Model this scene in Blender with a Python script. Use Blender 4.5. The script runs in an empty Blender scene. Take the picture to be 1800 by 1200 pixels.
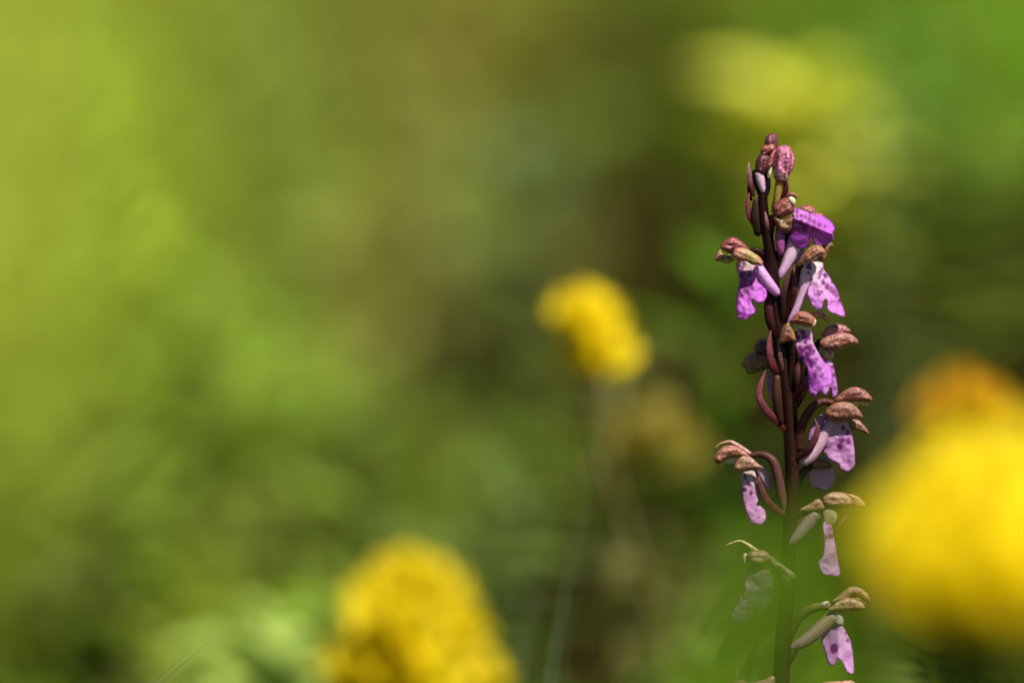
import bpy, bmesh, math, random
import numpy as np
from mathutils import Vector, Matrix, noise
from mathutils.geometry import delaunay_2d_cdt

R = math.radians
rng = np.random.default_rng(7)
random.seed(7)
scene = bpy.context.scene
col = scene.collection

# ------------------------------------------------------------------ camera
TILT = R(5.0)
FOC = 0.60                                   # focus distance, m
FWD = Vector((0, math.cos(TILT), -math.sin(TILT)))
UP = Vector((0, math.sin(TILT), math.cos(TILT)))
RIGHT = Vector((1, 0, 0))
CENTRE = Vector((-0.047, 0, 0.233))          # middle of the focal plane
CAM = CENTRE - FWD * FOC
cam_d = bpy.data.cameras.new('camera')
cam = bpy.data.objects.new('camera', cam_d)
col.objects.link(cam)
cam.location = CAM
cam.rotation_euler = (R(90) - TILT, 0, 0)
cam_d.sensor_width = 36
cam_d.lens = 120                             # 100 mm macro racked out to 1:5
cam_d.clip_start = 0.005
cam_d.clip_end = 500
cam_d.dof.use_dof = True
cam_d.dof.focus_distance = FOC
cam_d.dof.aperture_fstop = 3.3
scene.camera = cam

# ------------------------------------------------------------------ light
SUN_EL, SUN_AZ = 58.0, 44.0                  # azimuth: from the camera's side towards the right
world = bpy.data.worlds.new('World')
scene.world = world
world.use_nodes = True
wn = world.node_tree
bg = wn.nodes['Background']
sky = wn.nodes.new('ShaderNodeTexSky')
sky.sky_type = 'NISHITA'
sky.sun_disc = False
sky.sun_elevation = R(SUN_EL)
sun_dir = Vector((math.sin(R(SUN_AZ)) * math.cos(R(SUN_EL)), -math.cos(R(SUN_AZ)) * math.cos(R(SUN_EL)), math.sin(R(SUN_EL))))
sky.sun_rotation = math.atan2(sun_dir.x, sun_dir.y)
wn.links.new(sky.outputs[0], bg.inputs[0])
bg.inputs[1].default_value = 0.05
sun_d = bpy.data.lights.new('sun', 'SUN')
sun_d.energy = 5.0
sun_d.angle = R(0.5)
sun_d.color = (1.0, 0.95, 0.86)
sun = bpy.data.objects.new('sun', sun_d)
col.objects.link(sun)
sun.rotation_euler = (-sun_dir).to_track_quat('-Z', 'Y').to_euler()
sun.location = sun_dir * 5

scene.view_settings.view_transform = 'Standard'
scene.view_settings.look = 'None'
scene.view_settings.gamma = 1
scene.view_settings.exposure = 0.80
scene.render.engine = 'CYCLES'
scene.cycles.use_denoising = True
scene.cycles.max_bounces = 7
scene.cycles.transmission_bounces = 4
scene.cycles.sample_clamp_indirect = 4

# ------------------------------------------------------------------ pixels to places
S = 1e-4                                     # one photo pixel at the focal plane, m
def P(px, py, depth):
    s = depth / FOC * S
    return CAM + FWD * depth + RIGHT * ((px - 900) * s) + UP * ((600 - py) * s)

def terrain(x, y):
    a = max(0.0, y - 0.04)
    z = 0.42 * (math.sqrt(a * a + 0.03 ** 2) - 0.03) if a < 2.5 else 0.42 * 2.47 + (a - 2.5) * 0.16
    if y < 0.04:
        z = 0.10 * (y - 0.04) if y > -6 else 0.10 * -6.04
    k = min(1.0, max(0.0, abs(y) / 0.5))
    z += 0.012 * noise.noise((x * 9, y * 9, 1.3)) + 0.05 * k * noise.noise((x * 0.8, y * 0.8, 5.1)) * min(1, math.hypot(x, y) / 3)
    return z

def ground_hit(px, py):
    d = 0.4
    while d < 8:
        p = P(px, py, d)
        if p.z <= terrain(p.x, p.y):
            return p
        d += 0.004
    return P(px, py, 3)

# ------------------------------------------------------------------ materials
def lin(c):
    return tuple(((v / 255) / 12.92 if v / 255 <= 0.04045 else ((v / 255 + 0.055) / 1.055) ** 2.4) for v in c)

def make_mat(name, trans=0.3, rough=0.5, spec=0.4, nscale=900, ncontrast=0.35, bump=0.15, bscale=2500, tcol=(1.0, 1.0, 0.6), sheen=0.0):
    m = bpy.data.materials.new(name)
    m.use_nodes = True
    n, l = m.node_tree.nodes, m.node_tree.links
    b = n['Principled BSDF']
    out = n['Material Output']
    at = n.new('ShaderNodeAttribute'); at.attribute_name = 'Col'
    tc = n.new('ShaderNodeTexCoord')
    nz = n.new('ShaderNodeTexNoise'); nz.inputs['Scale'].default_value = nscale; nz.inputs['Detail'].default_value = 3
    l.new(tc.outputs['Object'], nz.inputs['Vector'])
    mr = n.new('ShaderNodeMapRange')
    mr.inputs['From Min'].default_value = 0.3; mr.inputs['From Max'].default_value = 0.7
    mr.inputs['To Min'].default_value = 1 - ncontrast; mr.inputs['To Max'].default_value = 1 + ncontrast
    l.new(nz.outputs[0], mr.inputs[0])
    mul = n.new('ShaderNodeVectorMath'); mul.operation = 'SCALE'
    l.new(at.outputs['Color'], mul.inputs[0]); l.new(mr.outputs[0], mul.inputs['Scale'])
    l.new(mul.outputs[0], b.inputs['Base Color'])
    b.inputs['Roughness'].default_value = rough
    b.inputs['Specular IOR Level'].default_value = spec
    if sheen:
        b.inputs['Sheen Weight'].default_value = sheen
    if bump:
        nb = n.new('ShaderNodeTexNoise'); nb.inputs['Scale'].default_value = bscale; nb.inputs['Detail'].default_value = 2
        l.new(tc.outputs['Object'], nb.inputs['Vector'])
        bp = n.new('ShaderNodeBump'); bp.inputs['Strength'].default_value = bump; bp.inputs['Distance'].default_value = 0.0003
        l.new(nb.outputs[0], bp.inputs['Height']); l.new(bp.outputs[0], b.inputs['Normal'])
    if trans > 0:
        tm = n.new('ShaderNodeVectorMath'); tm.operation = 'MULTIPLY'
        l.new(mul.outputs[0], tm.inputs[0]); tm.inputs[1].default_value = tcol
        tr = n.new('ShaderNodeBsdfTranslucent'); l.new(tm.outputs[0], tr.inputs['Color'])
        mx = n.new('ShaderNodeMixShader'); mx.inputs[0].default_value = trans
        l.new(b.outputs[0], mx.inputs[1]); l.new(tr.outputs[0], mx.inputs[2])
        l.new(mx.outputs[0], out.inputs['Surface'])
    return m

M_LIP = make_mat('lip_petal', trans=0.28, rough=0.34, spec=0.5, nscale=1600, ncontrast=0.12, bump=0.6, bscale=4600, tcol=(1.2, 0.9, 1.2))
M_SEP = make_mat('sepal_skin', trans=0.14, rough=0.30, spec=0.6, nscale=1500, ncontrast=0.5, bump=0.8, bscale=3400, tcol=(1.3, 0.8, 0.5))
M_STEM = make_mat('stem_skin', trans=0.0, rough=0.42, spec=0.12, nscale=1200, ncontrast=0.3, bump=0.35, bscale=2600)
M_YEL = make_mat('yellow_petal', trans=0.48, rough=0.5, spec=0.3, nscale=400, ncontrast=0.12, bump=0.2, bscale=2000, tcol=(1.05, 1.0, 0.5))
M_LEAF = make_mat('leaf_green', trans=0.42, rough=0.5, spec=0.06, nscale=260, ncontrast=0.25, bump=0.2, bscale=1200, tcol=(1.5, 1.5, 0.5))
M_GRASS = make_mat('grass_green', trans=0.5, rough=0.55, spec=0.05, nscale=90, ncontrast=0.2, bump=0.0, tcol=(1.5, 1.5, 0.5))

def soil_mat():
    m = bpy.data.materials.new('meadow_soil')
    m.use_nodes = True
    n, l = m.node_tree.nodes, m.node_tree.links
    b = n['Principled BSDF']
    tc = n.new('ShaderNodeTexCoord')
    a = n.new('ShaderNodeTexNoise'); a.inputs['Scale'].default_value = 28; a.inputs['Detail'].default_value = 8; a.inputs['Roughness'].default_value = 0.7
    l.new(tc.outputs['Object'], a.inputs['Vector'])
    cr = n.new('ShaderNodeValToRGB')
    e = cr.color_ramp.elements
    e[0].position = 0.32; e[0].color = (0.006, 0.0042, 0.001, 1)
    e[1].position = 0.72; e[1].color = (0.022, 0.014, 0.004, 1)
    k = e.new(0.55); k.color = (0.011, 0.008, 0.0016, 1)
    l.new(a.outputs[0], cr.inputs[0])
    # far meadow: the blades become too small to build, the sheet takes their green
    v = n.new('ShaderNodeVectorMath'); v.operation = 'LENGTH'
    l.new(tc.outputs['Object'], v.inputs[0])
    mr = n.new('ShaderNodeMapRange'); mr.inputs['From Min'].default_value = 1.2; mr.inputs['From Max'].default_value = 2.4
    l.new(v.outputs['Value'], mr.inputs[0])
    g = n.new('ShaderNodeTexNoise'); g.inputs['Scale'].default_value = 3; g.inputs['Detail'].default_value = 8
    l.new(tc.outputs['Object'], g.inputs['Vector'])
    gr = n.new('ShaderNodeValToRGB')
    gr.color_ramp.elements[0].position = 0.3; gr.color_ramp.elements[0].color = (0.05, 0.08, 0.015, 1)
    gr.color_ramp.elements[1].position = 0.7; gr.color_ramp.elements[1].color = (0.12, 0.14, 0.03, 1)
    l.new(g.outputs[0], gr.inputs[0])
    mx = n.new('ShaderNodeMixRGB')
    l.new(mr.outputs[0], mx.inputs[0]); l.new(cr.outputs[0], mx.inputs[1]); l.new(gr.outputs[0], mx.inputs[2])
    l.new(mx.outputs[0], b.inputs['Base Color'])
    b.inputs['Roughness'].default_value = 1.0
    b.inputs['Specular IOR Level'].default_value = 0.0
    bp = n.new('ShaderNodeBump'); bp.inputs['Strength'].default_value = 0.8; bp.inputs['Distance'].default_value = 0.01
    l.new(a.outputs[0], bp.inputs['Height']); l.new(bp.outputs[0], b.inputs['Normal'])
    return m
M_SOIL = soil_mat()

# ------------------------------------------------------------------ object helpers
def tag(o, label=None, cat=None, group=None, kind=None):
    if label: o['label'] = label
    if cat: o['category'] = cat
    if group: o['group'] = group
    if kind: o['kind'] = kind
    return o

def mesh_from(name, verts, faces, cols, mat, smooth=True, fix=False):
    me = bpy.data.meshes.new(name)
    me.from_pydata([tuple(v) for v in verts], [], faces)
    if fix:
        bm = bmesh.new(); bm.from_mesh(me)
        bmesh.ops.recalc_face_normals(bm, faces=bm.faces)
        bm.to_mesh(me); bm.free()
    a = me.color_attributes.new('Col', 'FLOAT_COLOR', 'POINT')
    arr = np.ones((len(verts), 4), dtype=np.float32)
    arr[:, :3] = np.asarray(cols, dtype=np.float32)
    a.data.foreach_set('color', arr.ravel())
    if smooth:
        me.polygons.foreach_set('use_smooth', [True] * len(me.polygons))
    me.materials.append(mat)
    me.update()
    return me

def link(name, me, parent=None, loc=None):
    o = bpy.data.objects.new(name, me)
    col.objects.link(o)
    if parent: o.parent = parent
    if loc is not None: o.location = loc
    return o

def empty(name, loc):
    o = bpy.data.objects.new(name, None)
    o.empty_display_size = 0.01
    col.objects.link(o)
    o.location = loc
    return o

def catmull(pts, n, closed=False):
    pts = np.asarray(pts, float)
    out = []
    m = len(pts)
    segs = m if closed else m - 1
    for i in range(segs):
        if closed:
            p0, p1, p2, p3 = (pts[(i + k - 1) % m] for k in range(4))
        else:
            p1, p2 = pts[i], pts[i + 1]
            p0 = pts[i - 1] if i else 2 * p1 - p2
            p3 = pts[i + 2] if i + 2 < m else 2 * p2 - p1
        k = n if not callable(n) else n(np.linalg.norm(p2 - p1))
        for j in range(k):
            t = j / k
            out.append(0.5 * (2 * p1 + (p2 - p0) * t + (2 * p0 - 5 * p1 + 4 * p2 - p3) * t * t + (3 * p1 - p0 - 3 * p2 + p3) * t ** 3))
    if not closed: out.append(pts[-1])
    return np.array(out)

# ------------------------------------------------------------------ the setting: hillside ground
def build_ground():
    n = 150
    u = np.linspace(-1, 1, n)
    w = np.sign(u) * (np.abs(u) * 1.1 + (np.exp(np.abs(u) * 5.2) - 1) * 0.5)
    vs = [(x, y + 0.3, terrain(x, y + 0.3)) for y in w for x in w]
    fs = [(j * n + i, j * n + i + 1, (j + 1) * n + i + 1, (j + 1) * n + i) for j in range(n - 1) for i in range(n - 1)]
    me = mesh_from('ground', vs, fs, np.full((len(vs), 3), 0.05), M_SOIL)
    tag(link('ground', me), 'dark humus soil of the meadow hillside', kind='structure')
build_ground()

# ------------------------------------------------------------------ the orchid
base_pt = P(1368, 2900, FOC)
base_z = terrain(base_pt.x, base_pt.y)
ORCHID = empty('orchid', (base_pt.x, base_pt.y, base_z))
tag(ORCHID, 'tall purple spotted orchid spike with maroon stem standing sharp in the meadow', 'orchid')
OB = Vector(ORCHID.location)

def O(px, py, d):                            # a point of the orchid, d in 0.1 mm behind the focal plane
    return P(px, py, FOC + d * S) - OB

def point_in(poly, x, y):
    inside = np.zeros(len(x), bool)
    x1, y1 = poly[:, 0], poly[:, 1]
    x2, y2 = np.roll(x1, -1), np.roll(y1, -1)
    for a, b, c, d in zip(x1, y1, x2, y2):
        cond = ((b > y) != (d > y))
        t = (c - a) * (y - b) / (d - b + 1e-12) + a
        inside ^= cond & (x < t)
    return inside

def edge_dist(poly, pts):
    a = poly; b = np.roll(poly, -1, axis=0)
    ab = b - a
    l2 = (ab ** 2).sum(1) + 1e-9
    ap = pts[:, None, :] - a[None]
    t = np.clip((ap * ab[None]).sum(2) / l2, 0, 1)
    q = a[None] + ab[None] * t[..., None]
    return np.sqrt(((pts[:, None, :] - q) ** 2).sum(2)).min(1)

def n2(x, y, sc, seed=0.0):
    return noise.noise((x * sc, y * sc, seed))

def sheet(outline, d0=0.0, thick=3.0, puff=0.0, dfun=None, spacing=4.0, colf=None, mat=None, rough=0.0, seed=0.0, name='petal'):
    """closed petal from an outline in photo pixels: thin (lip) or inflated (hood), with its own depth field"""
    poly = catmull(outline, lambda L: max(1, int(L / spacing * 1.3)), closed=True)
    if rough:
        for i in range(len(poly)):
            poly[i] += np.array([n2(*poly[i], 0.31, seed), n2(*poly[i], 0.31, seed + 9)]) * rough
    x0, y0 = poly.min(0); x1, y1 = poly.max(0)
    gx, gy = [], []
    row = 0
    y = y0 + spacing * 0.3
    while y < y1:
        x = x0 + (spacing / 2 if row % 2 else 0)
        while x < x1:
            gx.append(x + random.uniform(-.2, .2) * spacing); gy.append(y + random.uniform(-.2, .2) * spacing)
            x += spacing
        y += spacing * 0.866; row += 1
    g = np.array([gx, gy]).T
    g = g[point_in(poly, g[:, 0], g[:, 1])]
    if len(g):
        g = g[edge_dist(poly, g) > spacing * 0.5]
    allp = np.vstack([poly, g]) if len(g) else poly
    c = delaunay_2d_cdt([Vector(p) for p in allp], [], [list(range(len(poly)))], 1, 1e-5)
    v2 = np.array([tuple(v) for v in c[0]])
    tris = [tuple(f) for f in c[2]]
    e = edge_dist(poly, v2)
    bnd = e < 1e-3
    em = max(e.max(), 1e-3)
    if puff:
        h = puff * np.sqrt(np.clip(1 - (1 - np.clip(e / em, 0, 1)) ** 2, 0, 1))
    else:
        h = thick * 0.5 * np.sqrt(np.clip(1 - (1 - np.clip(e / (thick * 0.8), 0, 1)) ** 2, 0, 1))
    mid = np.array([d0 + (dfun(px, py) if dfun else 0) for px, py in v2])
    if puff >= 4 and mat is M_SEP:
        q = v2 - v2.mean(0)
        ev, evec = np.linalg.eigh(np.cov(q.T))
        t = q @ evec[:, 0]
        wd = max(np.abs(t).max(), 4.0)
        fade = np.clip(e / em * 1.6, 0, 1)
        mid = mid + fade * puff * (0.09 * np.cos(t / wd * 2.6 * math.pi) + 0.10 * np.array([n2(px, py, 0.14, seed + 3) for px, py in v2]) + 0.06 * np.array([n2(px, py, 0.33, seed + 5) for px, py in v2]))
    cols = np.array([colf(px, py, ee) if colf else (0.3, 0.1, 0.3) for (px, py), ee in zip(v2, e)])
    verts = [O(px, py, m - hh) for (px, py), m, hh in zip(v2, mid, h)]
    back = {}
    vcol = list(cols)
    for i in range(len(v2)):
        if bnd[i]:
            back[i] = i
        else:
            back[i] = len(verts)
            verts.append(O(v2[i][0], v2[i][1], mid[i] + h[i])); vcol.append(cols[i])
    faces = list(tris) + [(back[a], back[c_], back[b]) for a, b, c_ in tris if not (bnd[a] and bnd[b] and bnd[c_])]
    return mesh_from(name, verts, faces, vcol, mat, fix=True)

def tube(path, radii, colf, mat, seg=10, sub=5, ridge=0.0, nridge=6, twist=0.0, flat=1.0, name='tube'):
    """tapered closed tube along px,py,d points with radii in px"""
    pr = catmull(np.hstack([np.asarray(path, float), np.asarray(radii, float)[:, None]]), sub)
    n = len(pr)
    pts = pr[:, :3]
    verts, cols = [], []
    tang = np.gradient(pts, axis=0)
    prev = np.array([0, 0, -1.0])
    for i in range(n):
        t = tang[i] / (np.linalg.norm(tang[i]) + 1e-9)
        a = prev - t * prev.dot(t)
        a /= np.linalg.norm(a) + 1e-9
        prev = a
        b = np.cross(t, a)
        for k in range(seg):
            th = 2 * math.pi * k / seg
            r = max(pr[i, 3], 0.15) * (1 + ridge * math.cos(nridge * th + twist * i / n))
            q = pts[i] + (a * math.cos(th) * flat + b * math.sin(th)) * r
            verts.append(O(*q)); cols.append(colf(i / (n - 1), th))
    faces = [(i * seg + k, i * seg + (k + 1) % seg, (i + 1) * seg + (k + 1) % seg, (i + 1) * seg + k) for i in range(n - 1) for k in range(seg)]
    for end, i in ((0, 0), (1, n - 1)):
        t = tang[i] / (np.linalg.norm(tang[i]) + 1e-9)
        verts.append(O(*(pts[i] + (t if end else -t) * pr[i, 3] * 0.6))); cols.append(colf(float(end), 0))
        c = len(verts) - 1
        faces += [(c, i * seg + k, i * seg + (k + 1) % seg) for k in range(seg)]
    return mesh_from(name, verts, faces, cols, mat, fix=True)

def mixc(a, b, t):
    t = min(1, max(0, t))
    return tuple(x + (y - x) * t for x, y in zip(a, b))

# petal colours (linear albedo)
VIOLET = (0.50, 0.075, 0.60); PINKV = (0.60, 0.24, 0.66); PALE = (0.72, 0.56, 0.68); SPOT = (0.19, 0.006, 0.17)
CREAM = (0.66, 0.60, 0.42); MAUVE = (0.46, 0.22, 0.42)
ROSE = (0.36, 0.11, 0.11); BROWN = (0.26, 0.10, 0.055); OLIVE = (0.25, 0.19, 0.05); GREENY = (0.34, 0.34, 0.09); YGREEN = (0.50, 0.50, 0.20)
MAROON = (0.010, 0.0016, 0.002); WINE = (0.10, 0.007, 0.018); WINEPINK = (0.40, 0.13, 0.16); DBROWN = (0.018, 0.005, 0.002)  # MAROON, DBROWN: real dark maroon, darkened further to carry the shade

def lip_col(tip=VIOLET, pale=PALE, axis=None, spots=(), rim=None, fade=0.55):
    (ax, ay), (bx, by) = axis
    L2 = (bx - ax) ** 2 + (by - ay) ** 2
    def f(x, y, e):
        s = ((x - ax) * (bx - ax) + (y - ay) * (by - ay)) / L2
        t = abs((x - ax) * (by - ay) - (y - ay) * (bx - ax)) / math.sqrt(L2)
        w = s / fade + t / 55 + 0.18 * n2(x, y, 0.05, 3)
        c = mixc(pale, tip, w)
        for sx, sy, sr in spots:
            q = math.hypot(x - sx, (y - sy) * 0.8)
            k = (sr * 1.15 - q) / 1.8 + 0.45 * n2(x, y, 0.2, sx)
            if k > 0: c = mixc(c, SPOT, k)
        return c
    return lambda x, y, e: tuple(v * 0.86 for v in f(x, y, e))

def sep_col(a=BROWN, b=OLIVE, rim=None, bias=0.0, seed=1.0, sc=0.045, rimw=3.0):
    def f(x, y, e):
        c = mixc(a, b, 0.5 + bias + 1.2 * n2(x, y, sc, seed) + 0.5 * n2(x, y, sc * 4, seed))
        k = 1 + 0.55 * n2(x, y, 0.3, seed + 2) + 0.35 * n2(x, y, 0.11, seed + 7)
        c = (c[0] * k * 0.66, c[1] * k * 0.52, c[2] * k * 0.52)
        if rim and e < rimw: c = mixc(c, rim, (1 - e / rimw) * 0.8)
        return c
    return f

def two(a, b, gain=1.0, shift=0.0):
    return lambda s, th: mixc(a, b, s * gain + shift)

def bend(axis, tilt=0.0, curl=0.0, side=0.0, wave=0.0, seed=0.0, crease=0.0):
    """depth of a petal: tilt along its axis, curl of its sides, crease along the middle"""
    (ax, ay), (bx, by) = axis
    L = math.hypot(bx - ax, by - ay)
    ux, uy = (bx - ax) / L, (by - ay) / L
    def f(x, y):
        s = ((x - ax) * ux + (y - ay) * uy)
        t = (x - ax) * -uy + (y - ay) * ux
        return tilt * s / L + curl * (t / 25) ** 2 + side * t / 25 + wave * n2(x, y, 0.045, seed) + 0.4 * wave * n2(x, y, 0.12, seed + 4) + crease * abs(t) / 25
    return f

stem_path = [(1368, 2910, 0), (1372, 2500, 6), (1366, 2000, 4), (1370, 1500, 2), (1371, 1300, 0), (1373, 1200, 0), (1376, 1140, 0), (1381, 1060, 0), (1387, 960, 0), (1391, 880, 0), (1392, 820, 0), (1389, 740, 2), (1380, 660, 4),
             (1371, 590, 4), (1362, 530, 4), (1356, 470, 2), (1350, 420, 0), (1342, 375, 0), (1341, 340, 0), (1348, 300, 3), (1354, 270, 3)]
stem_r = [22, 20, 18, 17, 16, 15, 15, 14, 13.5, 12.5, 12.5, 14, 14.5, 14, 13, 11, 10, 9.5, 8, 5, 3]
link('stem', tube(stem_path, stem_r, lambda s, th: mixc((0.06, 0.05, 0.015), mixc(DBROWN, MAROON, (s - 0.5) * 3), s * 5 - 0.4), M_STEM, seg=16, sub=8, ridge=0.06, nridge=5, name='stem'), ORCHID)

def flower(path, radii, a=MAROON, b=DBROWN, name='flower'):
    """a flower: its ovary is the mesh that carries hood, sepals, lip and spur"""
    return link(name, tube(path, radii, two(a, b), M_STEM, seg=12, ridge=0.10, nridge=6, twist=3.0, name='ovary'), ORCHID)

def put(fl, name, me): return link(name, me, fl)
def bract(path, radii, a=WINE, b=WINEPINK, shift=-0.35, gain=1.3):
    return link('bract', tube(path, [q * 0.82 for q in radii], two(tuple(v * 0.38 for v in a), tuple(v * 0.5 for v in b), gain, shift), M_STEM, seg=10, sub=6, flat=0.28, ridge=0.08, nridge=4, name='bract'), ORCHID)

# --- buds at the tip
f = flower([(1342, 350, 2), (1333, 325, 0), (1329, 300, -2)], [6, 8, 7], MAROON, MAROON, 'flower_bud')
put(f, 'sepal', sheet([(1344, 248), (1348, 239), (1357, 234), (1364, 236), (1367.5, 245), (1367, 257), (1364, 264), (1355, 264), (1345, 257)], 2, puff=11, spacing=2.5, colf=sep_col((0.22, 0.05, 0.08), (0.25, 0.08, 0.09), seed=2), mat=M_SEP, dfun=lambda x, y: 1.5 * n2(x, y, .22)))
put(f, 'sepal', sheet([(1336, 268), (1340, 258), (1350, 253), (1360, 253), (1364, 260), (1360, 268), (1350, 272), (1341, 276)], -3, puff=11, spacing=2.5, colf=sep_col((0.46, 0.17, 0.10), (0.36, 0.09, 0.10), seed=3), mat=M_SEP))
put(f, 'sepal', sheet([(1350, 276), (1357, 266), (1364, 262), (1363, 273), (1359, 290), (1352, 299), (1345, 296)], -8, puff=9, spacing=2.5, colf=sep_col((0.46, 0.17, 0.12), (0.34, 0.08, 0.09), seed=4), mat=M_SEP))
put(f, 'sepal', sheet([(1335, 272), (1345, 270), (1354, 276), (1353, 296), (1347, 305), (1339, 309), (1330, 306), (1327, 295), (1329, 282)], -4, puff=12, spacing=2.5, colf=sep_col((0.20, 0.030, 0.045), (0.13, 0.022, 0.035), seed=5), mat=M_SEP))
put(f, 'spur', tube([(1334, 304, -4), (1337, 318, -5), (1340, 331, -5), (1341, 339, -4)], [9, 8, 6, 3.5], two((0.66, 0.44, 0.55), (0.60, 0.36, 0.52)), M_LIP))
put(f, 'petal', tube([(1355, 294, -6), (1353, 304, -6), (1351, 312, -4)], [3.5, 4, 3], two((0.8, 0.74, 0.5), (0.75, 0.66, 0.36)), M_LIP, seg=8))  # cream strip standing in for a lit highlight on the bud
put(f, 'filament', tube([(1351, 312, 0), (1351, 330, 0), (1346, 345, 1)], [3, 3.5, 4], two((0.04, 0.02, 0.05), MAROON), M_STEM, seg=8))

f = flower([(1362, 372, 4), (1365, 350, -2), (1368, 330, -5), (1371, 314, -6)], [7, 6.5, 6.5, 7], (0.16, 0.11, 0.025), (0.30, 0.20, 0.05), 'flower_bud')
def bud3col(x, y, e):
    v = abs(math.sin((x - 1378 + (y - 285) * 0.12) * 0.42 + 1.2 * n2(x, y, .06)))
    c = mixc((0.52, 0.17, 0.27), (0.30, 0.055, 0.12), v * 0.8 + 0.6 * n2(x, y, .2))
    return mixc(c, (0.55, 0.28, 0.28), (y - 300) / 14)
put(f, 'sepal', sheet([(1363, 265), (1370, 257), (1380, 255), (1388, 258), (1394, 270), (1397, 283), (1394, 296), (1388, 307), (1383, 317), (1366, 317), (1360, 308), (1358, 293), (1360, 277)], -4, puff=17, spacing=2.5, colf=bud3col, mat=M_SEP, dfun=lambda x, y: -2.2 * abs(math.sin((x - 1378) * 0.21)) + 1.5 * n2(x, y, .15)))
put(f, 'sepal', sheet([(1388, 262), (1394, 270), (1397, 284), (1393, 298), (1386, 308), (1387, 292), (1389, 276)], -13, puff=7, spacing=2.5, colf=bud3col, mat=M_SEP))
put(f, 'sepal', sheet([(1361, 306), (1372, 302), (1386, 305), (1385, 317), (1376, 322), (1364, 319)], -10, puff=7, spacing=2.5, colf=sep_col((0.55, 0.30, 0.28), (0.34, 0.10, 0.10), seed=6), mat=M_SEP))
bract([(1374, 352, 2), (1380, 338, 0), (1381, 322, -2), (1377, 312, -2)], [5, 6.5, 5.5, 2.5], WINE, (0.24, 0.05, 0.07))
bract([(1325, 345, 0), (1320, 325, -3), (1317, 305, -4), (1316, 286, -4)], [3, 6, 5, 0.8], (0.22, 0.035, 0.07), (0.60, 0.30, 0.32))
bract([(1343, 414, 2), (1328, 397, 0), (1318, 380, -2), (1314, 360, -2), (1317, 339, 0)], [3, 5.5, 6.5, 5, 1.5], (0.16, 0.02, 0.04), (0.30, 0.06, 0.08))
bract([(1321, 352, 5), (1317, 338, 2), (1315, 322, 0)], [3, 4, 1], MAROON, WINE)
bract([(1350, 412, -6), (1348, 395, -9), (1345, 373, -9)], [4, 6, 1.5], (0.12, 0.02, 0.03), (0.52, 0.24, 0.24))
link('bract', tube([(1333, 412, 0), (1328, 380, -2), (1329, 350, -2)], [7, 9, 5], two((0.014, 0.006, 0.003), (0.03, 0.014, 0.006)), M_STEM, flat=0.6, name='bract'), ORCHID)

# --- opening bud below the tip
f = flower([(1352, 425, 2), (1355, 400, -2), (1360, 380, -6)], [7, 7, 7], MAROON, WINE, 'flower_bud')
put(f, 'hood', sheet([(1358, 365), (1364, 357), (1373, 350), (1385, 346), (1395, 350), (1397, 358), (1396, 370), (1390, 377), (1373, 383), (1361, 380)], -12, puff=14, spacing=2.5, colf=sep_col((0.40, 0.13, 0.10), (0.30, 0.09, 0.06), seed=8), mat=M_SEP))
put(f, 'sepal', sheet([(1380, 346), (1386, 339), (1391, 337), (1398, 340), (1403, 347), (1402, 350), (1396, 346), (1389, 345)], -14, puff=4, spacing=2, colf=sep_col((0.50, 0.20, 0.12), (0.42, 0.15, 0.10)), mat=M_SEP))
put(f, 'petal', sheet([(1385, 349), (1392, 346), (1398, 352), (1397, 360), (1391, 359)], -22, puff=3.5, spacing=2, colf=lambda x, y, e: CREAM, mat=M_LIP))
put(f, 'sepal', sheet([(1360, 380), (1375, 384), (1390, 380), (1398, 383), (1395, 394), (1391, 405), (1384, 411), (1373, 410), (1364, 400)], -13, puff=12, spacing=2.5, colf=sep_col((0.28, 0.16, 0.035), (0.20, 0.07, 0.03), seed=12, sc=.09), mat=M_SEP))
put(f, 'spur', tube([(1371, 402, -4), (1371, 425, -6), (1372, 440, -6), (1372, 447, -5)], [9, 9, 7, 4], two((0.30, 0.05, 0.20), (0.34, 0.06, 0.26)), M_LIP))  # dark magenta: the shade on this spur is put into its colour

# --- flower with its lip turned to the sun, right of the tip
A = ((1398, 372), (1455, 425))
f = flower([(1362, 470, 10), (1372, 440, 16), (1388, 400, 16), (1402, 376, 10)], [8, 8, 7, 6])
put(f, 'hood', sheet([(1401, 372), (1406, 363), (1418, 360), (1430, 364), (1436, 373), (1443, 375), (1450, 381), (1440, 390), (1415, 386)], 14, puff=11, spacing=3, colf=sep_col((0.42, 0.15, 0.13), (0.34, 0.13, 0.08), seed=3), mat=M_SEP))
def lip1_d(x, y):
    t = (y - 372) - (x - 1398) * 0.42           # below the ridge the lip folds down and away
    return (-8 - 0.8 * t if t < 12 else -17.6 + (t - 12) * 0.32) + (x - 1430) * 0.05 - (12 - abs(t - 12)) * 0.35 * (abs(t - 12) < 12) + 2.0 * n2(x, y, .08)
put(f, 'lip', sheet([(1396, 367), (1408, 368), (1420, 372), (1433, 377), (1448, 380), (1463, 392), (1468, 403), (1464, 408), (1465, 415), (1463, 422), (1455, 430), (1448, 432), (1435, 432), (1429, 425), (1427, 417), (1424, 419), (1423, 430), (1415, 436), (1405, 436), (1393, 428), (1388, 418), (1391, 405), (1394, 390)],
    0, thick=3, spacing=2.2, rough=0.8, dfun=lip1_d, mat=M_LIP,
    colf=lip_col((0.48, 0.07, 0.58), (0.54, 0.20, 0.58), A, [(1401, 371, 4), (1409, 380, 3.5), (1401, 380, 3.5), (1416, 381, 3), (1423, 386, 4), (1431, 390, 4), (1440, 395, 4), (1450, 398, 3), (1408, 391, 4.5), (1400, 389, 3), (1418, 395, 4.5), (1413, 402, 5.5), (1403, 403, 4), (1430, 400, 4), (1438, 403, 3.5), (1397, 403, 3.5), (1423, 378, 2.5)])))
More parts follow.
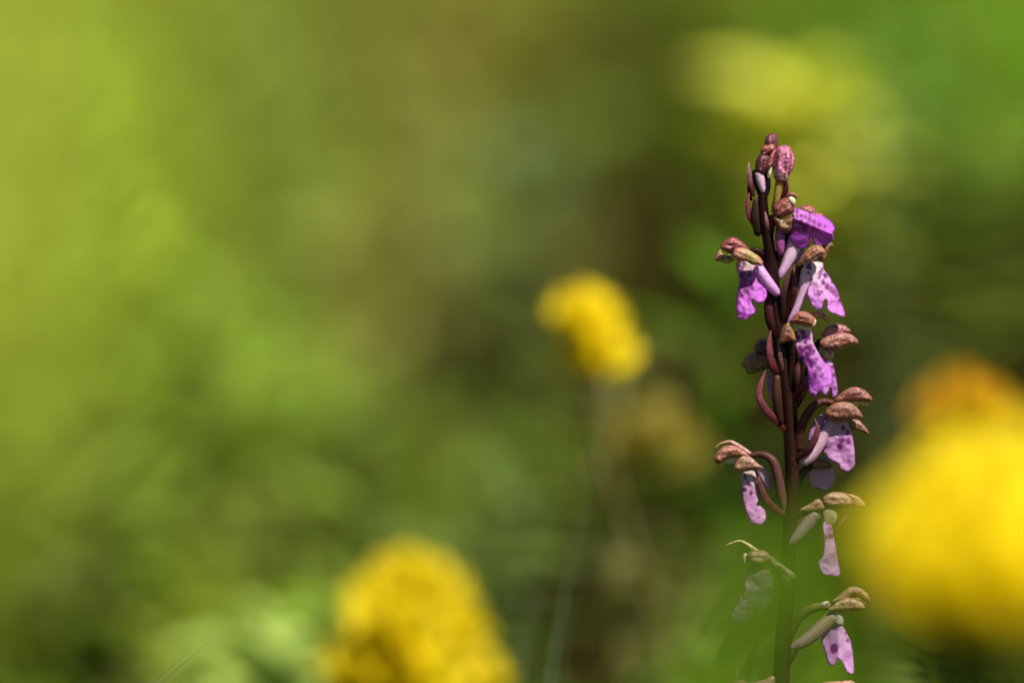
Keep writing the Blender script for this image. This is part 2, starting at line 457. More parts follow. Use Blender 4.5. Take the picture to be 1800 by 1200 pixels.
put(f, 'spur', tube([(1400, 418, 12), (1393, 440, 10), (1382, 465, 6), (1374, 480, 4), (1371, 488, 4)], [14, 13, 9, 7, 5], two((0.80, 0.62, 0.74), (0.64, 0.30, 0.56), 1.2), M_LIP))
put(f, 'petal', sheet([(1390, 450), (1402, 436), (1413, 438), (1411, 450), (1400, 462), (1388, 468)], 14, puff=4, spacing=3, colf=lambda x, y, e: (0.42, 0.17, 0.36), mat=M_LIP))

# --- flower standing out on the left
A = ((1312, 462), (1318, 545))
f = flower([(1352, 500, 14), (1348, 465, 10), (1342, 449, 4), (1332, 441, 0), (1320, 441, 0)], [8, 8, 7, 6, 5])
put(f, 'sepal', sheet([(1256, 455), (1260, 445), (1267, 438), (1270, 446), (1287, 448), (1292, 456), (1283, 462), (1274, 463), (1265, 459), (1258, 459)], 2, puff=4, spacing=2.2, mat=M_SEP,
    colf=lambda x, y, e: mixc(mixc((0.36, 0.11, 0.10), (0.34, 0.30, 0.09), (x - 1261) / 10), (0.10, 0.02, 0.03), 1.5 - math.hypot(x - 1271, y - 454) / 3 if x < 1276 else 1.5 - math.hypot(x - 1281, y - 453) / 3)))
put(f, 'hood', sheet([(1267, 432), (1272, 425), (1280, 419), (1290, 417), (1300, 422), (1312, 432), (1316, 439), (1303, 438), (1292, 439), (1283, 446), (1273, 441), (1267, 438)], -22, puff=12, spacing=2.5, colf=sep_col((0.52, 0.18, 0.19), (0.36, 0.09, 0.10), seed=21, rim=(0.30, 0.03, 0.06)), mat=M_SEP))
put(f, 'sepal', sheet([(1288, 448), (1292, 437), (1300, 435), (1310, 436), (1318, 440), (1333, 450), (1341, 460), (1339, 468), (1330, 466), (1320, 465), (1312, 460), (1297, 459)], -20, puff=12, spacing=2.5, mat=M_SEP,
    dfun=lambda x, y: -14 + 0.1 * (x - 1310),
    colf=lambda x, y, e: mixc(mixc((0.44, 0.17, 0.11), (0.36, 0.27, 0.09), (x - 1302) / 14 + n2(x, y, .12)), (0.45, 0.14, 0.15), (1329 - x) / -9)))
put(f, 'petal', sheet([(1283, 446), (1289, 437), (1296, 435), (1292, 443), (1290, 450)], -18, puff=4, spacing=2, colf=lambda x, y, e: (0.66, 0.55, 0.36), mat=M_LIP))
put(f, 'lip', sheet([(1294, 470), (1295, 460), (1304, 456), (1318, 462), (1329, 468), (1331, 480), (1334, 492), (1343, 502), (1348, 510), (1347.5, 523), (1340, 532), (1332, 533), (1322, 527), (1321, 533), (1327, 542), (1327, 550), (1317, 557), (1310, 562.5), (1303, 559), (1297, 562), (1295, 550), (1294, 530), (1297.5, 508), (1300, 493), (1297, 480)],
    -4, thick=3, spacing=2.2, rough=0.9, seed=2, dfun=bend(A, -26, 3.5, 2.0, 5.0, 2), mat=M_LIP,
    colf=lip_col((0.50, 0.08, 0.56), (0.64, 0.54, 0.40), A, [(1308, 463, 3.5), (1305, 471, 3), (1298, 475, 3), (1303, 477, 3), (1303, 484, 4.5), (1309, 482, 3.5), (1317, 483, 5), (1309, 492, 5), (1301, 499, 4), (1320, 496, 4), (1307, 503, 5), (1313, 509, 5), (1300, 510, 4), (1322, 505, 4.5), (1306, 515, 4.5), (1298, 522, 3.5), (1299, 531, 4), (1304, 521, 3)], fade=0.42)))
put(f, 'spur', tube([(1332, 468, -8), (1342, 484, -12), (1354, 501, -14), (1364, 513, -13), (1369, 517, -12)], [9, 9.5, 9.5, 8, 5], two((0.54, 0.30, 0.55), (0.62, 0.22, 0.60)), M_LIP, seg=14))

# --- flower on the right with a white throat
A = ((1432, 463), (1458, 545))
f = flower([(1376, 570, 4), (1384, 545, 0), (1392, 505, -4), (1400, 478, -6), (1410, 464, -6)], [8, 10, 10, 8, 6])
put(f, 'sepal', sheet([(1440, 434), (1460, 426), (1465, 432), (1459, 438), (1454, 448), (1448, 459), (1438, 457)], 8, puff=4, spacing=2.5, colf=sep_col((0.25, 0.18, 0.04), (0.30, 0.14, 0.06), seed=5, rim=(0.34, 0.12, 0.09)), mat=M_SEP))
put(f, 'hood', sheet([(1403, 467), (1408, 453), (1417, 440), (1428, 432), (1440, 431), (1448, 437), (1450, 446), (1440, 451), (1428, 459), (1416, 463), (1408, 467)], -30, puff=14, spacing=2.5, colf=sep_col((0.46, 0.21, 0.11), (0.34, 0.15, 0.07), seed=31, rim=(0.40, 0.30, 0.10), bias=-.1), mat=M_SEP))
put(f, 'lip', sheet([(1405, 470), (1412, 464), (1423, 461), (1437, 460), (1447, 462.5), (1448, 472), (1455, 482), (1463, 495), (1472, 510), (1478, 528), (1486, 553), (1480, 557), (1470, 553), (1458, 548), (1453, 540), (1454, 528), (1450, 527), (1447, 533), (1444, 543), (1438, 545), (1428, 538), (1422, 527), (1418, 515), (1423, 500), (1427, 488), (1416, 480)],
    -6, thick=3, spacing=2.2, rough=0.9, seed=4, dfun=bend(A, -26, 2.0, -9.0, 5.0, 5, crease=6.0), mat=M_LIP,
    colf=lip_col((0.56, 0.17, 0.58), (0.72, 0.60, 0.62), A, [(1422, 470, 5.5), (1424, 462, 2.5), (1421, 478, 3.5), (1442, 480, 4.5), (1445, 473, 3), (1451, 484, 4.5), (1447, 496, 4.5), (1454, 504, 4.5), (1463, 496, 3), (1461, 509, 5), (1467, 513, 5), (1471, 519, 4), (1440, 515, 4.5), (1445, 513, 3), (1477, 528, 3.5), (1440, 487, 3)], fade=0.9)))
put(f, 'spur', tube([(1418, 474, -2), (1415, 492, -2), (1411, 515, -4), (1402, 538, -6), (1393, 556, -6), (1386, 567, -5)], [13, 12, 9, 7, 6, 3.5], two((0.66, 0.44, 0.56), (0.60, 0.30, 0.58)), M_LIP, seg=14))
bract([(1378, 560, -12), (1377, 522, -16), (1383, 492, -16), (1391, 470, -15)], [4, 6.5, 5.5, 1.2], (0.05, 0.014, 0.012), (0.20, 0.075, 0.06))
bract([(1390, 545, -8), (1396, 510, -14), (1397, 485, -14), (1395, 466, -12)], [4, 6, 4.5, 1], (0.09, 0.008, 0.014), (0.40, 0.12, 0.13))
link('bract', tube([(1366, 595, -2), (1354, 560, -4), (1352, 525, -2), (1358, 500, 0)], [7, 10, 8, 3], two(MAROON, (0.07, 0.012, 0.015)), M_STEM, flat=0.7, name='bract'), ORCHID)

# --- flower facing the camera with a folded, spotted lip
A = ((1411, 578), (1448, 680))
f = flower([(1384, 700, 2), (1390, 670, -2), (1394, 630, -6), (1392, 600, -10), (1394, 582, -12)], [9, 10, 9, 8, 6])
put(f, 'petal', sheet([(1390, 570), (1400, 565), (1418, 570), (1426, 576), (1422, 583), (1405, 580), (1395, 588)], -12, puff=5, spacing=2.2, colf=lambda x, y, e: mixc(YGREEN, CREAM, (x - 1400) / 20), mat=M_LIP))
put(f, 'hood', sheet([(1388, 566), (1394, 557), (1400, 550), (1407, 547), (1417, 548), (1428, 554), (1434, 562), (1428, 574), (1418, 573), (1405, 569), (1395, 568)], -22, puff=13, spacing=2.5, colf=sep_col((0.46, 0.20, 0.10), (0.32, 0.13, 0.07), seed=41, rim=(0.42, 0.13, 0.10)), mat=M_SEP))
put(f, 'sepal', sheet([(1424, 551), (1432, 548), (1443, 547), (1453, 554), (1460, 566), (1456, 568), (1447, 561), (1434, 558)], -12, puff=3, spacing=2, colf=lambda x, y, e: mixc((0.48, 0.19, 0.13), (0.34, 0.22, 0.05), (y - 549 - (x - 1425) * .2) / 6), mat=M_SEP, dfun=lambda x, y: (x - 1425) * .3))
put(f, 'sepal', sheet([(1430, 560), (1435, 563), (1433, 572), (1427, 575), (1428, 567)], -26, puff=3, spacing=2, colf=lambda x, y, e: (0.68, 0.58, 0.36), mat=M_LIP))
put(f, 'sepal', sheet([(1370, 602), (1372, 585), (1378, 573), (1386, 567), (1392, 575), (1398, 592), (1398, 599), (1385, 600), (1374, 604)], -24, puff=7, spacing=2.5, colf=sep_col((0.30, 0.12, 0.05), (0.22, 0.08, 0.03), seed=43, rim=(0.40, 0.26, 0.05)), mat=M_SEP))
put(f, 'lip', sheet([(1397, 587), (1400, 581), (1410, 577), (1422, 577), (1428, 587), (1429, 599), (1435, 613), (1447, 633), (1458, 643), (1461, 650), (1463, 657), (1464, 667), (1461, 675), (1457, 678), (1448, 680), (1443, 688), (1430, 684), (1420, 666), (1418, 645), (1403, 625), (1397, 608), (1394, 598)],
    -10, thick=3, spacing=2.2, rough=0.9, seed=6, dfun=bend(A, -46, 8.5, 2.0, 5.0, 8), mat=M_LIP,
    colf=lip_col((0.48, 0.10, 0.54), (0.64, 0.44, 0.56), A, [(1411, 583, 4.5), (1413, 592, 4), (1418, 593, 4), (1403, 593, 4), (1423, 590, 2.5), (1415, 600, 4), (1423, 596, 3), (1406, 611, 4), (1409, 618, 4), (1413, 613, 4.5), (1420, 610, 4), (1426, 609, 4), (1419, 624, 5), (1425, 616, 4), (1428, 621, 4), (1431, 617, 3.5), (1411, 630, 4), (1420, 633, 4), (1427, 641, 4.5), (1433, 634, 5), (1424, 637, 4), (1436, 652, 4), (1442, 648, 4), (1433, 660, 4.5), (1446, 657, 3), (1441, 662, 3), (1437, 645, 3)], fade=0.8)))
put(f, 'lip_lobe', sheet([(1419, 660), (1430, 676), (1441, 684), (1438, 691), (1432, 697), (1424, 691), (1421, 680)], -6, thick=3, spacing=3, colf=lambda x, y, e: (0.50, 0.12, 0.58), mat=M_LIP))
put(f, 'lip_lobe', sheet([(1387, 602), (1395, 600), (1402, 612), (1403, 622), (1393, 629), (1389, 616)], -4, thick=3, spacing=3, colf=lambda x, y, e: (0.54, 0.16, 0.60), mat=M_LIP))

# --- its neighbour behind, hood like a pair of wings
f = flower([(1392, 720, 12), (1410, 690, 20), (1424, 640, 22), (1436, 608, 14), (1444, 598, 8)], [8, 8, 7, 6, 5])
put(f, 'hood', sheet([(1444, 589), (1449, 579), (1458, 572), (1473, 569), (1487, 573), (1496, 583), (1478, 588), (1455, 594)], 0, puff=8, spacing=2.5, colf=sep_col((0.44, 0.18, 0.20), (0.40, 0.20, 0.12), seed=51), mat=M_SEP))
put(f, 'sepal', sheet([(1440, 603), (1448, 594), (1465, 587), (1482, 584), (1497, 588), (1508, 598), (1507, 605), (1490, 608), (1473, 616), (1457, 616), (1445, 613)], -10, puff=9, spacing=2.5, colf=sep_col((0.40, 0.20, 0.10), (0.36, 0.15, 0.12), seed=53, rim=(0.44, 0.17, 0.22)), mat=M_SEP))
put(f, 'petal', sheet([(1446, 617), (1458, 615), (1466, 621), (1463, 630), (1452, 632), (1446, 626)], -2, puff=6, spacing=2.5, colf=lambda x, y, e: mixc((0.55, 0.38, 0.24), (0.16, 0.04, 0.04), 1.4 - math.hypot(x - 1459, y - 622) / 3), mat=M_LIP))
put(f, 'lip', sheet([(1449, 628), (1462, 634), (1468, 655), (1472, 680), (1471, 695), (1463, 698), (1460, 683), (1452, 695), (1443, 687), (1447, 660)], 2, thick=3, spacing=3, dfun=bend(((1455, 628), (1462, 698)), -10, 3, 0, 3, 3), colf=lip_col((0.56, 0.20, 0.62), (0.6, 0.34, 0.6), ((1455, 628), (1462, 698)), [(1463, 645, 4), (1466, 660, 4), (1464, 672, 4), (1468, 682, 3)]), mat=M_LIP))

# --- flower on the far side, slightly soft
f = flower([(1382, 700, 18), (1372, 660, 34), (1362, 635, 44), (1352, 625, 48)], [9, 9, 8, 6])
put(f, 'hood', sheet([(1325, 612), (1330, 602), (1338, 595), (1350, 597), (1361, 605), (1362, 625), (1333, 625)], 52, puff=12, spacing=4, colf=sep_col((0.10, 0.035, 0.03), (0.13, 0.05, 0.03), seed=61), mat=M_SEP))
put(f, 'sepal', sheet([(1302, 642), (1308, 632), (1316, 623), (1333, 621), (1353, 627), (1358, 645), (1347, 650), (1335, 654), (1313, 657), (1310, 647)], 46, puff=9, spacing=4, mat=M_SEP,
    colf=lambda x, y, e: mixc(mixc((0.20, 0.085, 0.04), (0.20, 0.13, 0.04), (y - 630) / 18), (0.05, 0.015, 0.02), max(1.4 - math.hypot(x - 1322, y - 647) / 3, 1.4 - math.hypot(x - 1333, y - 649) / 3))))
put(f, 'lip', sheet([(1346, 655), (1362, 650), (1366, 680), (1364, 712), (1356, 705), (1350, 685)], 46, thick=3, spacing=4, colf=lambda x, y, e: mixc((0.40, 0.34, 0.16), (0.44, 0.20, 0.42), (y - 655) / 16), mat=M_LIP))

bract([(1380, 658, -6), (1362, 648, -12), (1354, 625, -14), (1352, 602, -12), (1355, 581, -10)], [6, 9, 8, 5.5, 1], (0.13, 0.012, 0.02), (0.36, 0.10, 0.13))
bract([(1376, 650, -14), (1371, 625, -16), (1367, 596, -14)], [4, 5, 1.2], (0.16, 0.07, 0.045), (0.36, 0.17, 0.15))
bract([(1380, 755, -8), (1358, 733, -12), (1341, 712, -14), (1334, 692, -13), (1338, 672, -12), (1346, 650, -10)], [5, 7.5, 8, 7, 5, 1], (0.14, 0.02, 0.03), (0.34, 0.09, 0.11), gain=1.2, shift=-0.1)
bract([(1396, 700, -8), (1407, 685, -14), (1415, 673, -16), (1420, 662, -15)], [6, 8, 6, 2.5], (0.16, 0.012, 0.03), (0.42, 0.10, 0.16))
link('bract', tube([(1404, 690, -6), (1403, 660, -10), (1408, 630, -10)], [7, 10, 6], two(MAROON, (0.09, 0.03, 0.022)), M_STEM, name='bract'), ORCHID)
link('bract', tube([(1372, 745, -6), (1366, 700, -8), (1366, 660, -6)], [7, 9, 6], two(DBROWN, (0.05, 0.02, 0.012)), M_STEM, name='bract'), ORCHID)

# --- flower bending out to the right on an arched ovary
A = ((1474, 740), (1484, 826))
f = flower([(1402, 790, 0), (1406, 760, -6), (1415, 735, -10), (1428, 716, -12), (1445, 706, -10), (1464, 708, -8)], [9, 9, 8.5, 7.5, 6, 5], (0.04, 0.013, 0.010), (0.07, 0.018, 0.016))
put(f, 'petal', sheet([(1488, 706), (1507, 702), (1527, 706), (1523, 715), (1513, 712), (1505, 716), (1495, 713)], 0, puff=4, spacing=2.5, colf=lambda x, y, e: (0.42, 0.38, 0.12), mat=M_SEP))
put(f, 'hood', sheet([(1466, 704), (1477, 692), (1490, 683), (1505, 680), (1522, 687), (1533, 700), (1530, 706), (1510, 705), (1490, 704), (1473, 708)], -6, puff=10, spacing=2.5, colf=sep_col((0.34, 0.14, 0.08), (0.30, 0.11, 0.09), seed=71, rim=(0.36, 0.14, 0.10)), mat=M_SEP))
put(f, 'sepal', sheet([(1450, 727), (1458, 714), (1473, 707), (1493, 707), (1508, 718), (1516, 733), (1500, 737), (1477, 741), (1460, 738)], -14, puff=10, spacing=2.5, colf=sep_col((0.32, 0.14, 0.06), (0.24, 0.09, 0.06), seed=73, rim=(0.38, 0.18, 0.10)), mat=M_SEP))
put(f, 'sepal', sheet([(1488, 739), (1507, 737), (1520, 748), (1528, 763), (1513, 758), (1497, 754)], 4, puff=4, spacing=2.5, colf=sep_col((0.36, 0.24, 0.10), (0.30, 0.13, 0.09), seed=75), mat=M_SEP))
put(f, 'lip', sheet([(1460, 738), (1475, 735), (1489, 738), (1497, 760), (1502, 787), (1503, 808), (1502, 820), (1493, 828), (1478, 827), (1472, 815), (1457, 807), (1447, 793), (1448, 773), (1456, 756)], -2, thick=3, spacing=2.6, rough=0.8, dfun=bend(A, -4, 4, 0, 4, 12), colf=lip_col((0.48, 0.20, 0.44), (0.52, 0.32, 0.42), A, [(1482, 752, 4), (1490, 760, 4), (1480, 772, 6), (1491, 775, 5), (1476, 785, 5)]), mat=M_LIP))  # mauve rather than violet: the lip's shade is in the colour
put(f, 'spur', tube([(1466, 738, 4), (1452, 758, 2), (1440, 780, 0), (1426, 801, -2), (1415, 811, -2), (1411, 814, -2)], [11, 10, 11, 10, 8, 5], two((0.46, 0.25, 0.36), (0.66, 0.44, 0.54)), M_LIP, seg=14))  # paler towards the tip: the sunlit lower end is painted in
put(f, 'petal', sheet([(1424, 752), (1440, 730), (1456, 727), (1462, 742), (1448, 756), (1434, 772), (1420, 776)], 12, puff=4, spacing=3, colf=lambda x, y, e: (0.42, 0.18, 0.36), mat=M_LIP))
bract([(1402, 806, -10), (1418, 792, -16), (1431, 774, -18), (1437, 754, -17), (1432, 735, -15)], [5, 8, 8, 5, 1], (0.09, 0.014, 0.02), (0.26, 0.09, 0.09))

f = flower([(1396, 860, 14), (1408, 835, 24), (1424, 818, 28), (1438, 812, 28)], [8, 8, 7, 5])
put(f, 'hood', sheet([(1424, 812), (1440, 804), (1458, 808), (1464, 820), (1446, 824), (1428, 822)], 26, puff=8, spacing=4, colf=sep_col((0.24, 0.11, 0.09), (0.26, 0.13, 0.07), seed=77), mat=M_SEP))
put(f, 'lip', sheet([(1414, 818), (1440, 812), (1462, 820), (1467, 845), (1452, 864), (1436, 858), (1424, 852)], 34, thick=3, spacing=4, colf=lambda x, y, e: (0.40, 0.20, 0.34), mat=M_LIP, dfun=bend(((1440, 812), (1440, 860)), -6, 4)))

# --- flower nodding on the left
A = ((1315, 832), (1332, 920))
f = flower([(1376, 900, 0), (1373, 872, -8), (1368, 840, -12), (1361, 815, -12), (1349, 802, -10), (1333, 798, -8), (1318, 801, -8)], [8, 9.5, 9, 8.5, 7, 5.5, 4], (0.10, 0.035, 0.032), (0.045, 0.02, 0.014))  # pinkish, paler foot: its sunlit side painted in against the dark arch
put(f, 'sepal', tube([(1257, 789, 4), (1263, 782, 4), (1272, 778, 4), (1285, 777, 2), (1302, 786, 0), (1322, 799, -2)], [1, 2, 2.5, 4, 4, 3], two((0.34, 0.20, 0.07), (0.48, 0.22, 0.22)), M_SEP, flat=1.6, seg=8))
put(f, 'petal', sheet([(1266, 818), (1272, 807), (1287, 803), (1297, 806), (1291, 817), (1277, 815)], -2, puff=6, spacing=2.5, colf=lambda x, y, e: (0.60, 0.58, 0.28), mat=M_LIP))
put(f, 'hood', sheet([(1255, 805), (1262, 793), (1273, 784), (1290, 783), (1305, 790), (1315, 799), (1321, 803), (1295, 803), (1278, 806), (1265, 816), (1257, 813)], -8, puff=10, spacing=2.5, colf=sep_col((0.46, 0.20, 0.13), (0.36, 0.17, 0.09), seed=81, rim=(0.44, 0.22, 0.14)), mat=M_SEP))
put(f, 'sepal', sheet([(1290, 820), (1297, 807), (1307, 801), (1320, 803), (1333, 815), (1342, 822), (1327, 825), (1310, 828), (1297, 830)], -20, puff=7, spacing=2.5, colf=sep_col((0.38, 0.28, 0.10), (0.34, 0.19, 0.13), seed=83, rim=(0.42, 0.19, 0.16)), mat=M_SEP))
put(f, 'lip', sheet([(1303, 833), (1314, 828), (1327, 829), (1333, 853), (1334, 875), (1330, 889), (1335, 888), (1345, 897), (1346, 913), (1338, 922), (1323, 920), (1315, 910), (1307, 883), (1303, 853)], -4, thick=3, spacing=2.6, rough=0.8, dfun=bend(A, -12, 4, 0, 4, 14), colf=lip_col((0.52, 0.22, 0.46), (0.58, 0.46, 0.36), A, [(1310, 838, 4), (1316, 850, 4), (1308, 860, 4), (1320, 866, 4)]), mat=M_LIP))
put(f, 'spur', tube([(1334, 822, 6), (1344, 840, 6), (1352, 858, 4)], [9, 11, 7], two((0.5, 0.36, 0.42), (0.44, 0.24, 0.36)), M_LIP))
bract([(1380, 905, -8), (1366, 897, -12), (1348, 879, -14), (1337, 854, -14), (1329, 827, -12)], [5, 8, 8, 6, 1.5], (0.13, 0.025, 0.025), (0.20, 0.07, 0.05))

# --- flower half hidden by the green blades, right side
A = ((1455, 918), (1460, 1012))
f = flower([(1392, 960, 4), (1404, 925, 0), (1420, 900, -4), (1440, 890, -6)], [8, 9, 8, 6], DBROWN, (0.14, 0.07, 0.04))
put(f, 'hood', sheet([(1448, 872), (1465, 864), (1487, 867), (1497, 877), (1498, 888), (1480, 893), (1460, 892), (1446, 886)], -8, puff=9, spacing=3, colf=sep_col((0.40, 0.24, 0.14), (0.34, 0.27, 0.10), seed=91), mat=M_SEP))
put(f, 'sepal', sheet([(1490, 868), (1507, 872), (1516, 880), (1522, 889), (1507, 892), (1497, 884)], -2, puff=3, spacing=2.5, colf=sep_col((0.34, 0.22, 0.06), (0.30, 0.17, 0.06), seed=93, rim=(0.45, 0.24, 0.08)), mat=M_SEP))
put(f, 'sepal', sheet([(1405, 896), (1414, 889), (1424, 884), (1440, 876), (1449, 893), (1436, 898), (1420, 900)], -14, puff=4, spacing=2.5, colf=sep_col((0.36, 0.27, 0.10), (0.34, 0.20, 0.10), seed=95), mat=M_SEP))
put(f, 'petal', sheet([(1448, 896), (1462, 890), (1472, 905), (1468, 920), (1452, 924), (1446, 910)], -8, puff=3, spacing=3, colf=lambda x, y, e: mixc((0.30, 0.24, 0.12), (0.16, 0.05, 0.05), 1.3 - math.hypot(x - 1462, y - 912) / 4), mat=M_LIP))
put(f, 'lip', sheet([(1446, 920), (1460, 918), (1466, 945), (1470, 965), (1473, 985), (1477, 1005), (1473, 1014), (1463, 1012), (1450, 1010), (1441, 1000), (1439, 987), (1446, 977), (1449, 955)], -10, thick=3, spacing=2.4, rough=0.9, dfun=bend(A, -12, 3, -6, 4, 16), colf=lip_col((0.60, 0.27, 0.56), (0.46, 0.18, 0.42), A, [(1458, 930, 5), (1461, 942, 5), (1452, 945, 3)], fade=1.2), mat=M_LIP))
put(f, 'spur', tube([(1434, 902, -4), (1418, 922, -6), (1402, 942, -8), (1390, 953, -8), (1385, 957, -8)], [12, 12, 10, 7, 4], lambda q, th: mixc((0.20, 0.13, 0.09), (0.40, 0.24, 0.26), q), M_LIP, seg=12))
bract([(1462, 945, -6), (1472, 932, -8), (1480, 918, -8), (1489, 904, -6)], [3, 5, 5, 1], (0.16, 0.04, 0.02), (0.30, 0.12, 0.06))

# --- greenish flower seen face on, left side
A = ((1333, 1000), (1312, 1094))
f = flower([(1384, 1050, 6), (1376, 1015, 6), (1362, 990, 4), (1348, 980, 2)], [8, 9, 8, 6], DBROWN, (0.18, 0.14, 0.05))
put(f, 'hood', sheet([(1313, 972), (1325, 967), (1343, 967), (1353, 974), (1356, 983), (1345, 990), (1335, 996), (1322, 993), (1315, 985)], -16, puff=10, spacing=2.5, colf=sep_col((0.42, 0.32, 0.15), (0.36, 0.20, 0.12), seed=101, sc=.09), mat=M_SEP))
put(f, 'sepal', sheet([(1305, 976), (1311, 971), (1315, 980), (1312, 993), (1306, 990)], -12, puff=4, spacing=2.2, colf=lambda x, y, e: (0.44, 0.42, 0.16), mat=M_SEP))
put(f, 'sepal', tube([(1276, 958, 2), (1287, 954, 0), (1298, 951, -2), (1308, 953, -4), (1320, 961, -8), (1332, 969, -8)], [1, 2, 2.6, 3, 4, 4], two((0.46, 0.36, 0.16), (0.36, 0.28, 0.10)), M_SEP, flat=1.5, seg=8))
put(f, 'sepal', sheet([(1354, 986), (1367, 987), (1378, 993), (1390, 1002), (1398, 1010), (1395, 1018), (1387, 1027), (1381, 1032), (1375, 1020), (1370, 1000), (1360, 996)], -10, puff=4, spacing=2.5, colf=sep_col((0.44, 0.42, 0.15), (0.42, 0.36, 0.14), seed=103, rim=(0.46, 0.34, 0.16)), mat=M_SEP, dfun=lambda x, y: (x - 1370) * -.2))
put(f, 'lip', sheet([(1315, 998), (1330, 994), (1347, 1000), (1357, 1010), (1360, 1038), (1355, 1055), (1347, 1072), (1332, 1083), (1328, 1073), (1320, 1087), (1307, 1097), (1287, 1093), (1283, 1080), (1297, 1055), (1306, 1040), (1310, 1018)], -10, thick=3, spacing=2.6, rough=1, dfun=bend(A, -8, 3, 0, 4, 18), colf=lip_col((0.28, 0.17, 0.18), (0.24, 0.17, 0.09), A, [(1325, 1015, 4), (1333, 1025, 4), (1322, 1035, 4), (1336, 1042, 4)]), mat=M_LIP))

# --- lowest flower in full view, right side
A = ((1470, 1098), (1478, 1180))
f = flower([(1386, 1120, 8), (1405, 1085, 8), (1430, 1068, 4), (1452, 1066, 0), (1464, 1066, -2)], [8, 9, 8, 6, 5], DBROWN, (0.20, 0.20, 0.05))
put(f, 'petal', sheet([(1498, 1050), (1510, 1048), (1522, 1056), (1522, 1064), (1512, 1058)], -8, puff=4, spacing=2.2, colf=lambda x, y, e: (0.44, 0.50, 0.20), mat=M_LIP))
put(f, 'hood', sheet([(1460, 1060), (1475, 1045), (1487, 1035), (1497, 1030), (1510, 1032), (1523, 1041), (1529, 1052), (1524, 1058), (1512, 1050), (1500, 1049), (1482, 1056)], -8, puff=9, spacing=2.5, colf=sep_col((0.44, 0.40, 0.12), (0.46, 0.28, 0.16), seed=111, rim=(0.46, 0.26, 0.16)), mat=M_SEP))
put(f, 'sepal', sheet([(1456, 1073), (1466, 1062), (1475, 1055), (1487, 1050), (1503, 1052), (1517, 1060), (1520, 1068), (1510, 1073), (1482, 1074)], -18, puff=8, spacing=2.5, colf=sep_col((0.44, 0.42, 0.12), (0.46, 0.33, 0.15), seed=113, rim=(0.48, 0.26, 0.17)), mat=M_SEP))
put(f, 'petal', tube([(1468, 1070, -6), (1474, 1083, -8), (1474, 1097, -10)], [10, 11, 8], two((0.34, 0.38, 0.11), (0.50, 0.46, 0.34)), M_LIP))
put(f, 'petal', tube([(1440, 1064, 0), (1447, 1062, -2), (1456, 1058, -4)], [2, 5, 3], two((0.55, 0.5, 0.45), (0.4, 0.32, 0.2)), M_SEP, seg=8))
def lip10_d(x, y):
    return -12 - (y - 1098) * 0.12 + (-(x - 1474) * 0.45 if x < 1474 else (x - 1474) * 0.30) + 3 * n2(x, y, .05, 3)
put(f, 'lip', sheet([(1443, 1122), (1452, 1108), (1464, 1096), (1478, 1097), (1490, 1115), (1497, 1133), (1500, 1158), (1501, 1180), (1497, 1185), (1488, 1180), (1481, 1165), (1472, 1158), (1465, 1169), (1457, 1167), (1450, 1147), (1445, 1132)], 0, thick=3, spacing=2.4, rough=0.9, dfun=lip10_d, colf=lip_col((0.64, 0.30, 0.62), (0.52, 0.30, 0.46), A, [(1466, 1139, 7), (1490, 1125, 3.5), (1486, 1112, 3)], fade=1.1), mat=M_LIP))
put(f, 'spur', tube([(1466, 1082, -6), (1444, 1102, -8), (1418, 1124, -10), (1401, 1134, -10), (1392, 1138, -10)], [13, 13, 11.5, 9, 5], lambda q, th: mixc(mixc((0.24, 0.20, 0.08), (0.34, 0.20, 0.20), q * 1.3), (0.72, 0.40, 0.56), (q - 0.82) * 7), M_LIP, seg=14))  # bright pink end: sunlight on the tip put into the colour
bract([(1383, 1172, -8), (1390, 1160, -12), (1397, 1148, -12), (1404, 1140, -10)], [3, 5, 5, 1], MAROON, (0.16, 0.04, 0.06))

# --- two flowers whose hoods just reach into view
f = flower([(1376, 1300, 0), (1368, 1250, -8), (1354, 1215, -10), (1335, 1204, -8)], [9, 10, 8, 5], DBROWN, (0.16, 0.12, 0.05))
put(f, 'hood', sheet([(1282, 1202), (1292, 1194), (1303, 1193), (1317, 1199), (1330, 1206), (1310, 1212), (1295, 1220), (1284, 1214)], -8, puff=10, spacing=3, colf=sep_col((0.46, 0.22, 0.16), (0.42, 0.32, 0.14), seed=121), mat=M_SEP))
put(f, 'sepal', sheet([(1318, 1204), (1330, 1197), (1345, 1193), (1360, 1187), (1362, 1200), (1350, 1218), (1330, 1222)], -14, puff=6, spacing=3, colf=sep_col((0.46, 0.38, 0.14), (0.44, 0.24, 0.16), seed=123, rim=(0.5, 0.22, 0.2)), mat=M_SEP))
put(f, 'sepal', tube([(1304, 1164, 2), (1297, 1172, 0), (1294, 1184, -4), (1296, 1198, -6)], [1, 2.5, 4, 4], two((0.30, 0.2, 0.10), (0.26, 0.14, 0.08)), M_SEP, seg=8))
put(f, 'lip', sheet([(1300, 1222), (1326, 1220), (1336, 1250), (1348, 1285), (1336, 1305), (1320, 1296), (1306, 1306), (1296, 1290), (1300, 1250)], -6, thick=3, spacing=4, dfun=bend(((1314, 1220), (1322, 1300)), -12, 4), colf=lip_col((0.56, 0.24, 0.56), PALE, ((1314, 1220), (1322, 1300)), [(1310, 1240, 4), (1322, 1255, 4)]), mat=M_LIP))
put(f, 'spur', tube([(1334, 1216, 0), (1352, 1236, -2), (1366, 1252, -2)], [11, 10, 6], two((0.5, 0.36, 0.42), (0.6, 0.36, 0.5)), M_LIP))
f = flower([(1374, 1290, 6), (1390, 1250, 6), (1415, 1222, 2), (1440, 1210, 0)], [9, 10, 8, 5], DBROWN, (0.18, 0.16, 0.05))
